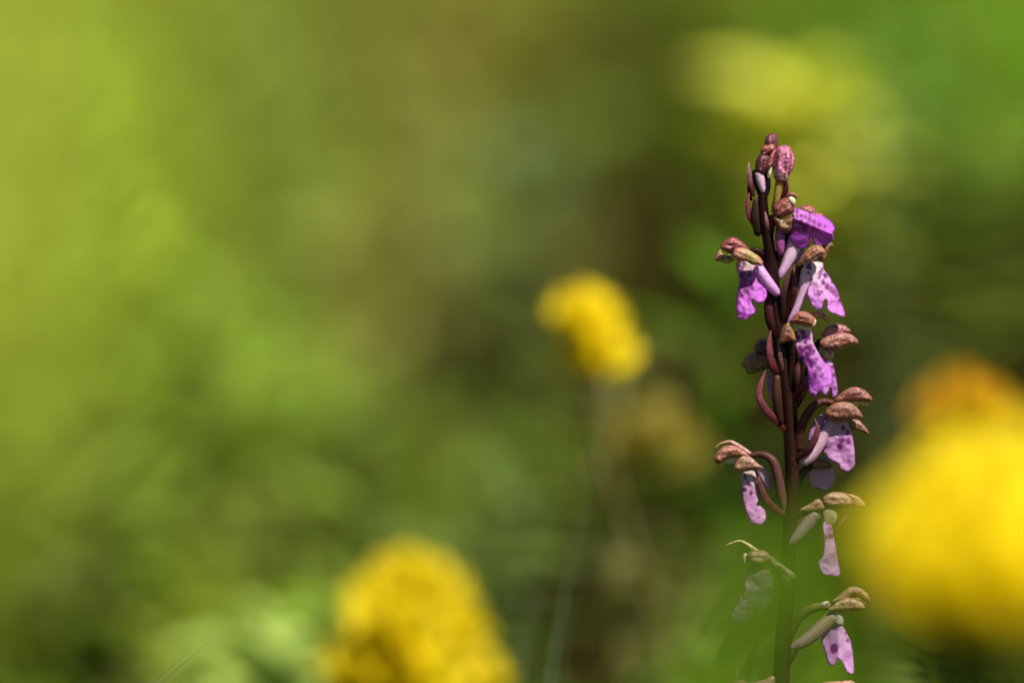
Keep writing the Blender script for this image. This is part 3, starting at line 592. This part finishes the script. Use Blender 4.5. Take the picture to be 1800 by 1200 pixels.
put(f, 'hood', sheet([(1432, 1204), (1450, 1198), (1475, 1196), (1492, 1194), (1506, 1201), (1514, 1212), (1500, 1216), (1470, 1218), (1444, 1216)], -8, puff=10, spacing=3, colf=sep_col((0.48, 0.30, 0.18), (0.46, 0.38, 0.16), seed=131), mat=M_SEP))
put(f, 'lip', sheet([(1450, 1220), (1478, 1220), (1490, 1255), (1498, 1290), (1484, 1305), (1468, 1294), (1452, 1302), (1442, 1280), (1448, 1250)], -6, thick=3, spacing=4, dfun=bend(((1464, 1220), (1470, 1300)), -12, 4), colf=lip_col((0.56, 0.24, 0.56), PALE, ((1464, 1220), (1470, 1300)), [(1460, 1240, 4), (1472, 1255, 4)]), mat=M_LIP))
put(f, 'spur', tube([(1446, 1222, 2), (1420, 1245, 0), (1400, 1262, -2)], [11, 10, 6], two((0.5, 0.36, 0.42), (0.6, 0.36, 0.5)), M_LIP))

# ------------------------------------------------------------------ generic plant pieces (metres)
def leaf_mesh(length, width, c1, c2, mat=M_LEAF, droop=0.25, fold=0.25, tip=1.6, name='leaf', n=9, wob=0.0):
    """ovate leaf along +Y from the origin, up = +Z, with a midrib fold and real thickness"""
    vs, cs = [], []
    for i in range(n + 1):
        t = i / n
        w = width * 0.5 * (math.sin(math.pi * min(1, t ** (1 / tip) * 0.98 + 0.02)) ** 0.8 + 0.02)
        y = length * t * (1 - 0.1 * droop * t)
        z = -droop * length * t * t
        for k in (-1, -0.5, 0, 0.5, 1):
            zz = z + fold * w * abs(k) + wob * width * math.sin(t * 9 + k * 2)
            vs.append((k * w, y, zz)); cs.append(mixc(c1, c2, abs(k) * 0.6 + 0.3 * t))
    m = len(vs)
    th = max(0.00012, width * 0.012)
    fs = []
    for i in range(n):
        for k in range(4):
            a = i * 5 + k
            fs.append((a, a + 1, a + 6, a + 5))
    for (x, y, z) in list(vs): vs.append((x, y, z - th))
    cs += cs
    fs += [(d + m, c + m, b + m, a + m) for a, b, c, d in fs]
    for i in range(n):
        a = i * 5
        fs.append((a, a + 5, a + 5 + m, a + m)); fs.append((a + 4 + m, a + 9 + m, a + 9, a + 4))
    return mesh_from(name, vs, fs, cs, mat)

def wtube(pts, radii, c1, c2, mat, seg=7, sub=4, name='stem'):
    pr = catmull(np.hstack([np.asarray(pts, float), np.asarray(radii, float)[:, None]]), sub)
    tg = np.gradient(pr[:, :3], axis=0)
    prev = np.array([0.3, -1.0, 0.1]); vs, cs = [], []
    for i in range(len(pr)):
        t = tg[i] / (np.linalg.norm(tg[i]) + 1e-12)
        a = prev - t * prev.dot(t); a /= np.linalg.norm(a) + 1e-12; prev = a
        b = np.cross(t, a)
        for k in range(seg):
            th = 2 * math.pi * k / seg
            vs.append(pr[i, :3] + (a * math.cos(th) + b * math.sin(th)) * pr[i, 3]); cs.append(mixc(c1, c2, i / (len(pr) - 1)))
    n = len(pr)
    fs = [(i * seg + k, i * seg + (k + 1) % seg, (i + 1) * seg + (k + 1) % seg, (i + 1) * seg + k) for i in range(n - 1) for k in range(seg)]
    fs += [tuple(range(seg))[::-1], tuple((n - 1) * seg + k for k in range(seg))]
    return mesh_from(name, vs, fs, cs, mat)

def place_leaf(me, parent, at, direction, roll=0.0, name='leaf', scale=1.0):
    o = link(name, me, parent, at)
    d = Vector(direction).normalized()
    q = d.to_track_quat('Y', 'Z')
    o.rotation_mode = 'QUATERNION'
    o.rotation_quaternion = q @ Matrix.Rotation(roll, 4, 'Y').to_quaternion()
    o.scale = (scale,) * 3
    return o

# basal leaves of the orchid
om = leaf_mesh(0.075, 0.024, (0.06, 0.10, 0.02), (0.08, 0.13, 0.03), droop=0.35, fold=0.35)
for k in range(4):
    a = k * 1.7 + 0.5
    place_leaf(om, ORCHID, (0, 0, 0.008 + 0.006 * k), (math.cos(a), math.sin(a), 0.55), name='leaf')

# ------------------------------------------------------------------ yellow pea-flowered plants
YEL1 = (0.87, 0.73, 0.003); YEL2 = (0.90, 0.78, 0.004); YORG = (0.84, 0.62, 0.003)
def pea_parts(scale, c1=YEL1, c2=YEL2, c3=YORG):
    st = leaf_mesh(0.012 * scale, 0.0125 * scale, c1, c2, M_YEL, droop=-0.45, fold=-0.25, tip=1.0, name='standard')
    wi = leaf_mesh(0.011 * scale, 0.006 * scale, c2, c1, M_YEL, droop=0.1, fold=0.55, tip=0.9, name='wing')
    ke = leaf_mesh(0.010 * scale, 0.0045 * scale, c3, c1, M_YEL, droop=-0.5, fold=0.9, tip=0.9, name='keel')
    return st, wi, ke

def yellow_plant(px, py, D, size, nfl, label, tone=(YEL1, YEL2, YORG), group=None, extra=(), seed=1, lean=(0, 0), gl=(0.09, 0.13, 0.03), name='yellow_vetch'):
    """yellow vetch: stem from the ground, trefoil leaves, heads of pea flowers"""
    r = random.Random(seed)
    top = P(px, py, D)
    bx, by = top.x + lean[0], top.y + lean[1]
    root = empty(name, (bx, by, terrain(bx, by) - 0.004))
    b = Vector(root.location)
    tag(root, label, 'flower', group)
    st, wi, ke = pea_parts(size, *tone)
    lf = leaf_mesh(0.011 * size, 0.006 * size, gl, tuple(v * 1.2 for v in gl), droop=0.1, fold=0.3)
    for hi, (hx, hy, hD, hn, hs) in enumerate([(px, py, D, nfl, 1.0)] + list(extra)):
        h = P(hx, hy, hD) - b
        mid = h * 0.55 + Vector((r.uniform(-.008, .008), r.uniform(-.008, .008), 0.006))
        link('stem', wtube([(0, 0, 0), mid * 0.5 + Vector((0.003, 0, 0)), mid, h * 0.88, h - Vector((0, 0, 0.004 * size))], [0.0014, 0.0013, 0.0012, 0.001, 0.001], tuple(v * 0.8 for v in gl), tuple(v * 1.3 for v in gl), M_LEAF), root)
        for k in range(hn):
            a = k * 2 * math.pi / hn + r.uniform(-.3, .3)
            el = (0.15, 0.6, 1.05)[k % 3]
            d = Vector((math.cos(a) * math.cos(el), math.sin(a) * math.cos(el), math.sin(el)))
            fl = place_leaf(st, root, h - Vector((0, 0, 0.003 * size)) + d * 0.002 * size, d + Vector((0, 0, 0.35)), r.uniform(-.3, .3), 'flower', hs * r.uniform(.9, 1.1))
            for sgn in (-1, 1):
                w = link('wing', wi, fl, (sgn * 0.0012 * size, 0.001 * size, 0.0012 * size)); w.rotation_euler = (R(8), sgn * R(62), sgn * R(-8))
            kk = link('keel', ke, fl, (0, 0.001 * size, 0.001 * size)); kk.rotation_euler = (R(4), 0, 0)
        for k in range(5):
            t = 0.5 + 0.11 * k
            p = h * t
            a = r.uniform(0, 6.28)
            for da in (-0.8, 0, 0.8):
                place_leaf(lf, root, p, (math.cos(a + da), math.sin(a + da), 0.45), 0, 'leaf', r.uniform(.9, 1.3))
    return root

yellow_plant(1026, 580, 0.735, 0.78, 9, 'single golden vetch head on a slanting stem behind the orchid spike', seed=3, lean=(0.03, 0.02), gl=(0.20, 0.19, 0.06),
             extra=[(1044, 636, 0.735, 9, 0.95)])
yellow_plant(1700, 915, 0.45, 1.05, 10, 'large bright yellow vetch blossoms close to the right of the orchid', seed=5, lean=(0.012, -0.005), tone=((0.93, 0.80, 0.003), (0.94, 0.83, 0.004), (0.90, 0.70, 0.003)),
             extra=[(1790, 905, 0.45, 10, 1.0), (1640, 985, 0.435, 10, .9), (1740, 985, 0.43, 11, 1.0), (1830, 985, .435, 10, 1.0), (1690, 1055, .42, 10, .9), (1790, 1060, .42, 10, 1.0), (1660, 935, .445, 9, .8)], gl=(0.12, 0.16, 0.02))
yellow_plant(1695, 755, 0.78, 1.15, 8, 'deep yellow vetch head above the large yellow blossoms', seed=9, lean=(0.01, 0.02), tone=((0.72, 0.44, 0.006), (0.76, 0.48, 0.01), (0.66, 0.34, 0.01)))
yellow_plant(725, 1060, 0.75, 1.05, 8, 'tall stack of yellow vetch heads rising among pale grass leaves', seed=11, lean=(-0.01, 0.01), tone=((0.78, 0.65, 0.003), (0.82, 0.70, 0.004), (0.76, 0.55, 0.003)),
             extra=[(690, 1130, 0.74, 8, 1.0), (770, 1130, 0.75, 8, 1.0), (650, 1200, 0.74, 8, 1.0), (730, 1210, 0.74, 8, 1.0), (810, 1210, .75, 7, .9), (680, 1060, .75, 6, .7)], gl=(0.12, 0.16, 0.03))
yellow_plant(1150, 800, 0.80, 1.1, 6, 'faded dull yellow vetch head low behind the orchid stem', seed=13, tone=((0.36, 0.29, 0.03), (0.38, 0.32, 0.04), (0.34, 0.25, 0.03)), lean=(0.0, 0.02), gl=(0.18, 0.17, 0.05))

# ------------------------------------------------------------------ leafy herbs of the background
def herb(px, py, D, h_leaf, nleaf, c, label, seed=1, wide=0.45, spread=0.35, lean=(0, 0), span=0.6, group='leafy herbs behind the orchid', name='leafy_herb', up=0.35, cat='plant', toward=0.0):
    r = random.Random(seed)
    top = P(px, py, D)
    bx, by = top.x + lean[0], top.y + lean[1]
    root = empty(name, (bx, by, terrain(bx, by) - 0.004))
    tag(root, label, cat, group)
    h = top - Vector(root.location)
    link('stem', wtube([(0, 0, 0), h * 0.35 + Vector((0.004, 0.002, 0)), h * 0.7, h], [0.0017, 0.0015, 0.0012, 0.0008], (0.09, 0.10, 0.03), c, M_STEM), root)
    c = tuple(v * 1.25 for v in c)
    c2 = tuple(min(0.7, v * 1.25) for v in c)
    me = leaf_mesh(h_leaf, h_leaf * wide, c, c2, droop=spread, fold=0.22)
    for k in range(nleaf):
        t = 1 - span * k / max(1, nleaf - 1)
        a = k * 2.4 + r.uniform(-.4, .4)
        place_leaf(me, root, h * t, (math.cos(a), math.sin(a) - toward, up + r.uniform(-.1, .35)), r.uniform(-.3, .3), 'leaf', (0.75 + 0.25 * (1 - t) / max(span, .01)) * r.uniform(.85, 1.15))
    return root

PG = (0.30, 0.34, 0.05); LG = (0.13, 0.19, 0.03); BGN = (0.11, 0.18, 0.07); OG = (0.15, 0.15, 0.045)
herb(1392, 165, 1.0, 0.038, 24, (0.52, 0.53, 0.075), 'pale yellow green broadleaf herb rising behind the orchid tip', 3, wide=0.65, span=0.3, toward=.6, up=0.6)
herb(1480, 300, 0.98, 0.030, 13, (0.22, 0.22, 0.025), 'yellowish leafy stem standing beside the pale broadleaf herb', 4, wide=0.4, span=0.5)
herb(1560, 190, 0.90, 0.024, 9, (0.12, 0.18, 0.06), 'grey green narrow leaved herb right of the pale broadleaf herb', 5, wide=0.25, span=0.6)
herb(1720, 60, 0.95, 0.034, 12, (0.16, 0.23, 0.03), 'bright green leafy herb on the bank above the yellow blossoms', 6, span=.5)
herb(510, 560, 0.82, 0.020, 15, (0.17, 0.24, 0.03), 'upright herb with a ladder of small bright green leaves', 7, wide=.5, span=.75)
herb(485, 1080, 0.80, 0.030, 14, (0.33, 0.41, 0.10), 'pale green rounded leaf herb beside the stacked yellow heads', 8, wide=.7, span=.3, toward=.4)
herb(900, 800, 0.84, 0.026, 11, (0.17, 0.23, 0.07), 'grey green soft leaved herb below the single golden head', 9, wide=.5, span=.5)
herb(280, 1080, 0.78, 0.024, 11, (0.18, 0.22, 0.025), 'yellow green tufted herb growing near thin pale awns', 10, wide=.3, span=.5)
herb(1268, 450, 0.84, 0.034, 12, (0.09, 0.17, 0.010), 'dark green narrow leaved herb directly behind the orchid', 12, wide=.2, span=.45, up=.7)
herb(850, 1000, 0.80, 0.026, 10, (0.13, 0.19, 0.035), 'mid green herb between the stacked yellow heads and blue grass stalks', 14, wide=.5, span=.5)
herb(1080, 640, 0.80, 0.020, 7, (0.24, 0.22, 0.08), 'straw tinted leafy shoot under the single golden head', 15, wide=.5, span=.4)
herb(1300, 1120, 0.72, 0.020, 9, (0.14, 0.20, 0.04), 'low green herb at the foot of the orchid spike', 16, wide=.6, span=.4)
herb(1640, 1150, 0.72, 0.020, 10, (0.15, 0.20, 0.04), 'low green herb under the large yellow blossoms', 18, wide=.6, span=.4)

herb(1540, 400, 0.84, 0.034, 12, (0.11, 0.14, 0.012), 'olive green narrow leaved herb showing right of the upper orchid flowers', 26, wide=.16, span=.22, up=.2)
herb(640, 700, 0.95, 0.030, 12, (0.15, 0.19, 0.05), 'olive leafed herb on the bank left of the single golden head', 21, wide=.3, span=.6)
herb(330, 470, 0.98, 0.034, 12, (0.20, 0.26, 0.03), 'tall fresh green herb on the bank behind the small leaf ladder', 22, wide=.35, span=.6)
herb(160, 800, 0.90, 0.030, 12, (0.16, 0.22, 0.03), 'bushy green herb over the dark lower turf', 23, wide=.5, span=.6)
herb(930, 250, 1.05, 0.034, 9, (0.13, 0.17, 0.08), 'greyish herb high on the bank above the single golden head', 24, wide=.4, span=.5)
herb(1600, 60, 1.0, 0.034, 10, (0.12, 0.19, 0.03), 'slender green herb between the pale broadleaf and bright leafy herbs', 25, wide=.22, span=.7)

# ------------------------------------------------------------------ grass blades and stalks one can pick out
def blade(root_xy, pts, width, c1, c2, label, group, name='grass_blade', cat='grass', face=(0.25, -1, 0.15)):
    """long folded grass leaf through world points above its root"""
    bx, by = root_xy
    base = Vector((bx, by, terrain(bx, by) - 0.004))
    path = catmull([(0, 0, 0)] + [tuple(Vector(p) - base) for p in pts], 7)
    n = len(path)
    vs, cs = [], []
    tg = np.gradient(path, axis=0)
    for i in range(n):
        t = i / (n - 1)
        w = width * 0.5 * (min(1, 0.35 + 2.2 * t) * (1 - t ** 2.2) + 0.015)
        tv = Vector(tg[i]).normalized()
        side = tv.cross(Vector(face)).normalized()
        nrm = side.cross(tv).normalized()
        for k, f_ in ((-1, .3), (0, 0), (1, .3)):
            q = Vector(path[i]) + side * (k * w) + nrm * (f_ * w)
            vs.append(q); cs.append(mixc(c1, c2, t))
        for k, f_ in ((-1, .3), (0, 0), (1, .3)):
            q = Vector(path[i]) + side * (k * w * .98) + nrm * (f_ * w - 0.00018)
            vs.append(q); cs.append(mixc(c1, c2, t))
    fs = []
    for i in range(n - 1):
        a, b = i * 6, (i + 1) * 6
        fs += [(a, a + 1, b + 1, b), (a + 1, a + 2, b + 2, b + 1), (a + 4, a + 3, b + 3, b + 4), (a + 5, a + 4, b + 4, b + 5), (a + 3, a, b, b + 3), (a + 2, a + 5, b + 5, b + 2)]
    o = link(name, mesh_from(name, vs, fs, cs, M_GRASS, fix=True), None, base)
    return tag(o, label, cat, group)

LIME = (0.34, 0.40, 0.03)
def tuft(blades, root_px, D, c, label, group=None, face=(0.25, -1, 0.15)):
    """a tall grass plant in front of the orchid: blades from one root, each through photo points at its own distance"""
    a = P(root_px, 1500, D)
    t = empty('grass_tuft', (a.x, a.y, terrain(a.x, a.y) - 0.004))
    tag(t, label, 'grass tuft', group)
    for k, (pts, BD, w) in enumerate(blades):
        q = [P(x, y, BD) for x, y in pts]
        o = blade((a.x + 0.004 * (k % 3 - 1), a.y + 0.003 * (k % 2)), q, w, c, tuple(v * 1.1 for v in c), None, None, 'blade', None, face)
        o.parent = t; o.location = o.location - t.location
    return t
# left: out-of-focus lime leaves close to the camera
tuft([([(-930, 1700), (-350, 560), (10, -700)], .145, .022), ([(-1130, 1700), (-630, 500), (-430, -500)], .145, .019), ([(-930, 1900), (-310, 760), (130, 160)], .16, .018), ([(-830, 1700), (-280, 260), (110, -500)], .15, .019)],
     -1400, .15, (0.50, 0.54, 0.06), 'tallest lime green grass tuft arching high over its paler neighbour', None, (0.75, -0.7, 0.25))
tuft([([(-730, 1900), (-170, 420), (230, -260)], .165, .017), ([(-830, 1700), (-450, 300), (50, -360)], .15, .018), ([(-730, 2000), (-30, 560), (430, 60)], .17, .013)],
     -1300, .165, (0.42, 0.47, 0.14), 'shorter soft green grass tuft next to the tallest lime tuft', None, (0.75, -0.7, 0.25))
# veil of green blades before the foot of the spike
tuft([([(1160, 1700), (1260, 1240), (1385, 1020), (1500, 950)], .385, .0110), ([(1180, 1700), (1290, 1230), (1400, 1060), (1480, 1000)], .39, .0100), ([(1150, 1700), (1240, 1190), (1360, 980), (1490, 890)], .40, .0095)],
     1150, .39, (0.11, 0.20, 0.010), 'fresh green grass tuft bending its blades before the lower orchid flowers')
tuft([([(1240, 1700), (1275, 1260), (1340, 1080), (1440, 980)], .40, .0090), ([(1210, 1700), (1235, 1300), (1280, 1130), (1350, 1050)], .41, .0085)],
     1210, .41, (0.26, 0.37, 0.06), 'olive green grass tuft standing before the greenish orchid flower')

def stalk(p0, p1, p2, D, w, c, label, group):
    a, b, d = (P(*p, D) for p in (p0, p1, p2))
    k = 0.0                                      # runs straight on down to where it meets the ground
    while k < 6 and (a + (a - b) * k).z > terrain((a + (a - b) * k).x, (a + (a - b) * k).y): k += 0.05
    e = a + (a - b) * k
    return blade((e.x, e.y), [e.lerp(a, .33), e.lerp(a, .66), a, a.lerp(b, .5), b, d], w, c, c, label, group, 'grass_stalk')
for (a, b, c, D, w) in [((900, 1700), (985, 1080), (1045, 830), .66, .0012), ((870, 1600), (925, 1110), (950, 1020), .67, .0013), ((930, 1700), (1000, 1050), (1120, 900), .69, .0010)]:
    stalk(a, b, c, D, w, (0.13, 0.19, 0.10), {.66: 'longest blue green grass stalk before the dark gap between herbs', .67: 'short thick blue green grass stalk beside the longest one', .69: 'hair thin blue green grass stalk leaning towards the orchid'}[D], 'blue green stalks beside the orchid')
for (a, b, c, D, w) in [((40, 1390), (290, 1188), (390, 1107), .613, .0005), ((20, 1392), (272, 1192), (345, 1133), .616, .0004), ((60, 1388), (305, 1190), (372, 1134), .617, .0003)]:
    stalk(a, b, c, D, w, (0.34, 0.42, 0.16), {.613: 'longest fine pale awn slanting up from the lower grass', .616: 'shorter fine pale awn running parallel to the longest awn', .617: 'thinnest pale awn below the longest awn'}[D], 'pale awns beside the tufted herb')

# ------------------------------------------------------------------ meadow grass (stuff): blades nobody could count
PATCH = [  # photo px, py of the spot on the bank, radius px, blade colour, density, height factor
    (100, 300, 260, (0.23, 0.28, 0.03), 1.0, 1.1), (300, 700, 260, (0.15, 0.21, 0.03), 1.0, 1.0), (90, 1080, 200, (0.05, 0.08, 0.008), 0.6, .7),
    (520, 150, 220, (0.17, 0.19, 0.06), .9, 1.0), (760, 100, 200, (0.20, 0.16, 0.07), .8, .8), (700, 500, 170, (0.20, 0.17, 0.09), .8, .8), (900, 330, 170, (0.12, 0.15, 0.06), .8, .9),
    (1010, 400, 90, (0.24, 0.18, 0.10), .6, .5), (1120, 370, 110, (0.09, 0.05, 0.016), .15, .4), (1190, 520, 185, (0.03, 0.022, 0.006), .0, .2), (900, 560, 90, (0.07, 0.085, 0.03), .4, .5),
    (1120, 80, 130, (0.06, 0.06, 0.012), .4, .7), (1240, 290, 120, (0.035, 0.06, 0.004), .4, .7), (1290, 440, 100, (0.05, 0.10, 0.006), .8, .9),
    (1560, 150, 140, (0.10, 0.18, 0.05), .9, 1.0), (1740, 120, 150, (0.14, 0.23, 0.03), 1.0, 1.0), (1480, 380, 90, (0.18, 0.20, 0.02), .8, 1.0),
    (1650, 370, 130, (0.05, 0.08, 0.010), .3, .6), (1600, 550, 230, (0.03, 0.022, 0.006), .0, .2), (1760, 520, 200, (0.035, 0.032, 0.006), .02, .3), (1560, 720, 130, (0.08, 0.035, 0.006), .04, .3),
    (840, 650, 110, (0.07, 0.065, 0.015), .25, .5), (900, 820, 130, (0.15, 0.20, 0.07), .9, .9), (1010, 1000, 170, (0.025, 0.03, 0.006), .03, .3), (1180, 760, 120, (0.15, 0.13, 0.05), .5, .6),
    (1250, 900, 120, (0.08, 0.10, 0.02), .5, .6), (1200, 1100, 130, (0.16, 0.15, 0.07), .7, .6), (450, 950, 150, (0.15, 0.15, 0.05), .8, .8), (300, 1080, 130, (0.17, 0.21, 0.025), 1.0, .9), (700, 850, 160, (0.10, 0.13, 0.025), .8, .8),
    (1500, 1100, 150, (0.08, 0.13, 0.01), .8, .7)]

def project(p):
    q = p - np.array(CAM)
    d = q @ np.array(FWD)
    return 900 + (q @ np.array(RIGHT)) / d * FOC / S, 600 - (q @ np.array(UP)) / d * FOC / S

def grass(name, n, xr, yr, hr, wr, label, patched=True, hmax=None, seed=3, keep=None):
    g = np.random.default_rng(seed)
    x = g.uniform(*xr, n); y = yr[0] + (yr[1] - yr[0]) * g.random(n) ** (1.0 if yr[1] < 1.2 else 1.7)
    z = np.array([terrain(a, b) for a, b in zip(x, y)])
    if keep is not None:
        m = keep(x, y); x, y, z = x[m], y[m], z[m]; n = len(x)
    root = np.stack([x, y, z - 0.003], 1)
    hgt = g.uniform(*hr, n) * (0.75 + 0.5 * g.random(n))
    base = np.array((0.12, 0.16, 0.03))
    c = np.tile(base, (n, 1))
    ok = np.ones(n, bool)
    if patched:
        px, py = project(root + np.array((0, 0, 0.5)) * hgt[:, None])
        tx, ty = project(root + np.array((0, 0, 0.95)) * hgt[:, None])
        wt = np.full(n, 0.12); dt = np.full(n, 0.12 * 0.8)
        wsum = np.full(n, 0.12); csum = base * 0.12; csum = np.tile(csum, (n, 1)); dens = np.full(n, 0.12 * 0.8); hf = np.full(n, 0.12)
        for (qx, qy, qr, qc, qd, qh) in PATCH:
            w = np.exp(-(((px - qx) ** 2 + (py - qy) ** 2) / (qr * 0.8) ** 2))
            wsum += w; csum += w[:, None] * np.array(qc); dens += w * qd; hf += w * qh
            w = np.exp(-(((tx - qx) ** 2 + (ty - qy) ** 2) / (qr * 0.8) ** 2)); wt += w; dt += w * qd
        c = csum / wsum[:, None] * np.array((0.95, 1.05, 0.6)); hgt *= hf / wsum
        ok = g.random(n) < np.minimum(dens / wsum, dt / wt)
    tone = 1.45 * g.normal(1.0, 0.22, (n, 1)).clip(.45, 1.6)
    warm = g.normal(0, 0.10, n)
    c = c * tone
    c[:, 0] *= 1 + warm; c[:, 2] *= 1 - warm * .5
    dry = g.random(n) < 0.08
    c[dry] = np.array((0.27, 0.22, 0.10)) * tone[dry]
    root, hgt, c = root[ok], hgt[ok], c[ok]
    n = len(root)
    az = g.uniform(0, 2 * np.pi, n)
    ben = g.uniform(0.1, 0.9, n) * hgt
    wid = g.uniform(*wr, n)
    if hmax: hgt = np.minimum(hgt, hmax)
    bd = np.stack([np.cos(az), np.sin(az), np.zeros(n)], 1)
    fa = az + g.uniform(0.9, 2.2, n)
    sd = np.stack([np.cos(fa), np.sin(fa), np.zeros(n)], 1)
    V = []
    for t in (0, .35, .7, 1.0):
        cpt = root + bd * (ben * t ** 2)[:, None] + np.array((0, 0, 1.0)) * (hgt * (t - 0.28 * t * t * ben / hgt))[:, None]
        if t < 1:
            ww = (wid * 0.5 * (1 - 0.75 * t ** 2))[:, None]
            V += [cpt - sd * ww, cpt + sd * ww]
        else:
            V += [cpt]
    V = np.stack(V, 1)                       # n,7,3
    verts = V.reshape(-1, 3)
    b = np.arange(n) * 7
    quads = np.concatenate([np.stack([b, b + 1, b + 3, b + 2], 1), np.stack([b + 2, b + 3, b + 5, b + 4], 1)])
    tri = np.stack([b + 4, b + 5, b + 6], 1)
    me = bpy.data.meshes.new(name)
    nl = len(quads) * 4 + len(tri) * 3
    me.vertices.add(len(verts)); me.vertices.foreach_set('co', verts.astype(np.float32).ravel())
    me.loops.add(nl); me.loops.foreach_set('vertex_index', np.concatenate([quads.ravel(), tri.ravel()]).astype(np.int32))
    np_ = len(quads) + len(tri)
    me.polygons.add(np_)
    me.polygons.foreach_set('loop_start', np.concatenate([np.arange(len(quads)) * 4, len(quads) * 4 + np.arange(len(tri)) * 3]).astype(np.int32))
    me.update(calc_edges=True); me.validate()
    a = me.color_attributes.new('Col', 'FLOAT_COLOR', 'POINT')
    arr = np.ones((n, 7, 4), np.float32); arr[:, :, :3] = c[:, None, :]
    a.data.foreach_set('color', arr.ravel())
    me.materials.append(M_GRASS)
    tag(link(name, me), label, kind='stuff')

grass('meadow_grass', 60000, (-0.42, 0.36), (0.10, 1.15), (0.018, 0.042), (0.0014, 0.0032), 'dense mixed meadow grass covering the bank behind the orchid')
grass('short_turf', 9000, (-0.5, 0.5), (-1.0, 0.10), (0.03, 0.08), (0.0014, 0.003), 'short turf around the foot of the orchid', patched=False, hmax=0.10, seed=5)
grass('hillside_grass', 40000, (-5, 5), (1.15, 9), (0.06, 0.14), (0.003, 0.007), 'open grass growing up the hillside above', patched=False, seed=6)

def ground_leaves(n, xr, yr, seed, label):
    """small broad leaves of clover and the like, held out to the sun between the grass (stuff)"""
    g = np.random.default_rng(seed)
    x = g.uniform(*xr, n); y = g.uniform(*yr, n)
    z = np.array([terrain(a, b) for a, b in zip(x, y)]) + g.uniform(0.004, 0.05, n)
    p = np.stack([x, y, z], 1)
    px, py = project(p)
    base = np.array((0.12, 0.17, 0.03))
    wsum = np.full(n, 0.12); csum = np.tile(base * 0.12, (n, 1)); dens = np.full(n, 0.1)
    for (qx, qy, qr, qc, qd, qh) in PATCH:
        w = np.exp(-(((px - qx) ** 2 + (py - qy) ** 2) / (qr * 0.8) ** 2))
        wsum += w; csum += w[:, None] * np.array(qc); dens += w * qd ** 1.5
    c = csum / wsum[:, None] * np.array((0.95, 1.05, 0.6)) * 1.5 * g.normal(1, .25, (n, 1)).clip(.5, 1.7)
    ok = g.random(n) < dens / wsum
    p, c = p[ok], c[ok]; n = len(p)
    L = g.uniform(0.007, 0.018, n)[:, None]; W = L * g.uniform(.3, .65, (n, 1))
    nr = g.normal(0, .55, (n, 3)) + np.array((0.25, -0.35, 1.0)); nr /= np.linalg.norm(nr, axis=1)[:, None]
    d = np.cross(nr, g.normal(0, 1, (n, 3))); d /= np.linalg.norm(d, axis=1)[:, None]
    s_ = np.cross(nr, d)
    V = np.stack([p, p + d * L * .35 + s_ * W * .45 + nr * W * .12, p + d * L * .35 - nr * W * .02, p + d * L * .35 - s_ * W * .45 + nr * W * .12,
                  p + d * L * .72 + s_ * W * .38 + nr * W * .05, p + d * L * .72 - nr * W * .08, p + d * L * .72 - s_ * W * .38 + nr * W * .05, p + d * L - nr * W * .22], 1)
    b = np.arange(n)[:, None] * 8
    f4 = np.concatenate([b + np.array(q) for q in ((1, 4, 5, 2), (2, 5, 6, 3))])
    f3 = np.concatenate([b + np.array(q) for q in ((0, 1, 2), (0, 2, 3), (4, 7, 5), (5, 7, 6))])
    me = mesh_from('ground_leaves', V.reshape(-1, 3), [tuple(q) for q in f4.tolist()] + [tuple(q) for q in f3.tolist()], np.repeat(c, 8, axis=0), M_LEAF)
    tag(link('ground_leaves', me), label, kind='stuff')
ground_leaves(9000, (-0.38, 0.32), (0.10, 1.1), 8, 'small broad leaves growing between the grass of the bank')
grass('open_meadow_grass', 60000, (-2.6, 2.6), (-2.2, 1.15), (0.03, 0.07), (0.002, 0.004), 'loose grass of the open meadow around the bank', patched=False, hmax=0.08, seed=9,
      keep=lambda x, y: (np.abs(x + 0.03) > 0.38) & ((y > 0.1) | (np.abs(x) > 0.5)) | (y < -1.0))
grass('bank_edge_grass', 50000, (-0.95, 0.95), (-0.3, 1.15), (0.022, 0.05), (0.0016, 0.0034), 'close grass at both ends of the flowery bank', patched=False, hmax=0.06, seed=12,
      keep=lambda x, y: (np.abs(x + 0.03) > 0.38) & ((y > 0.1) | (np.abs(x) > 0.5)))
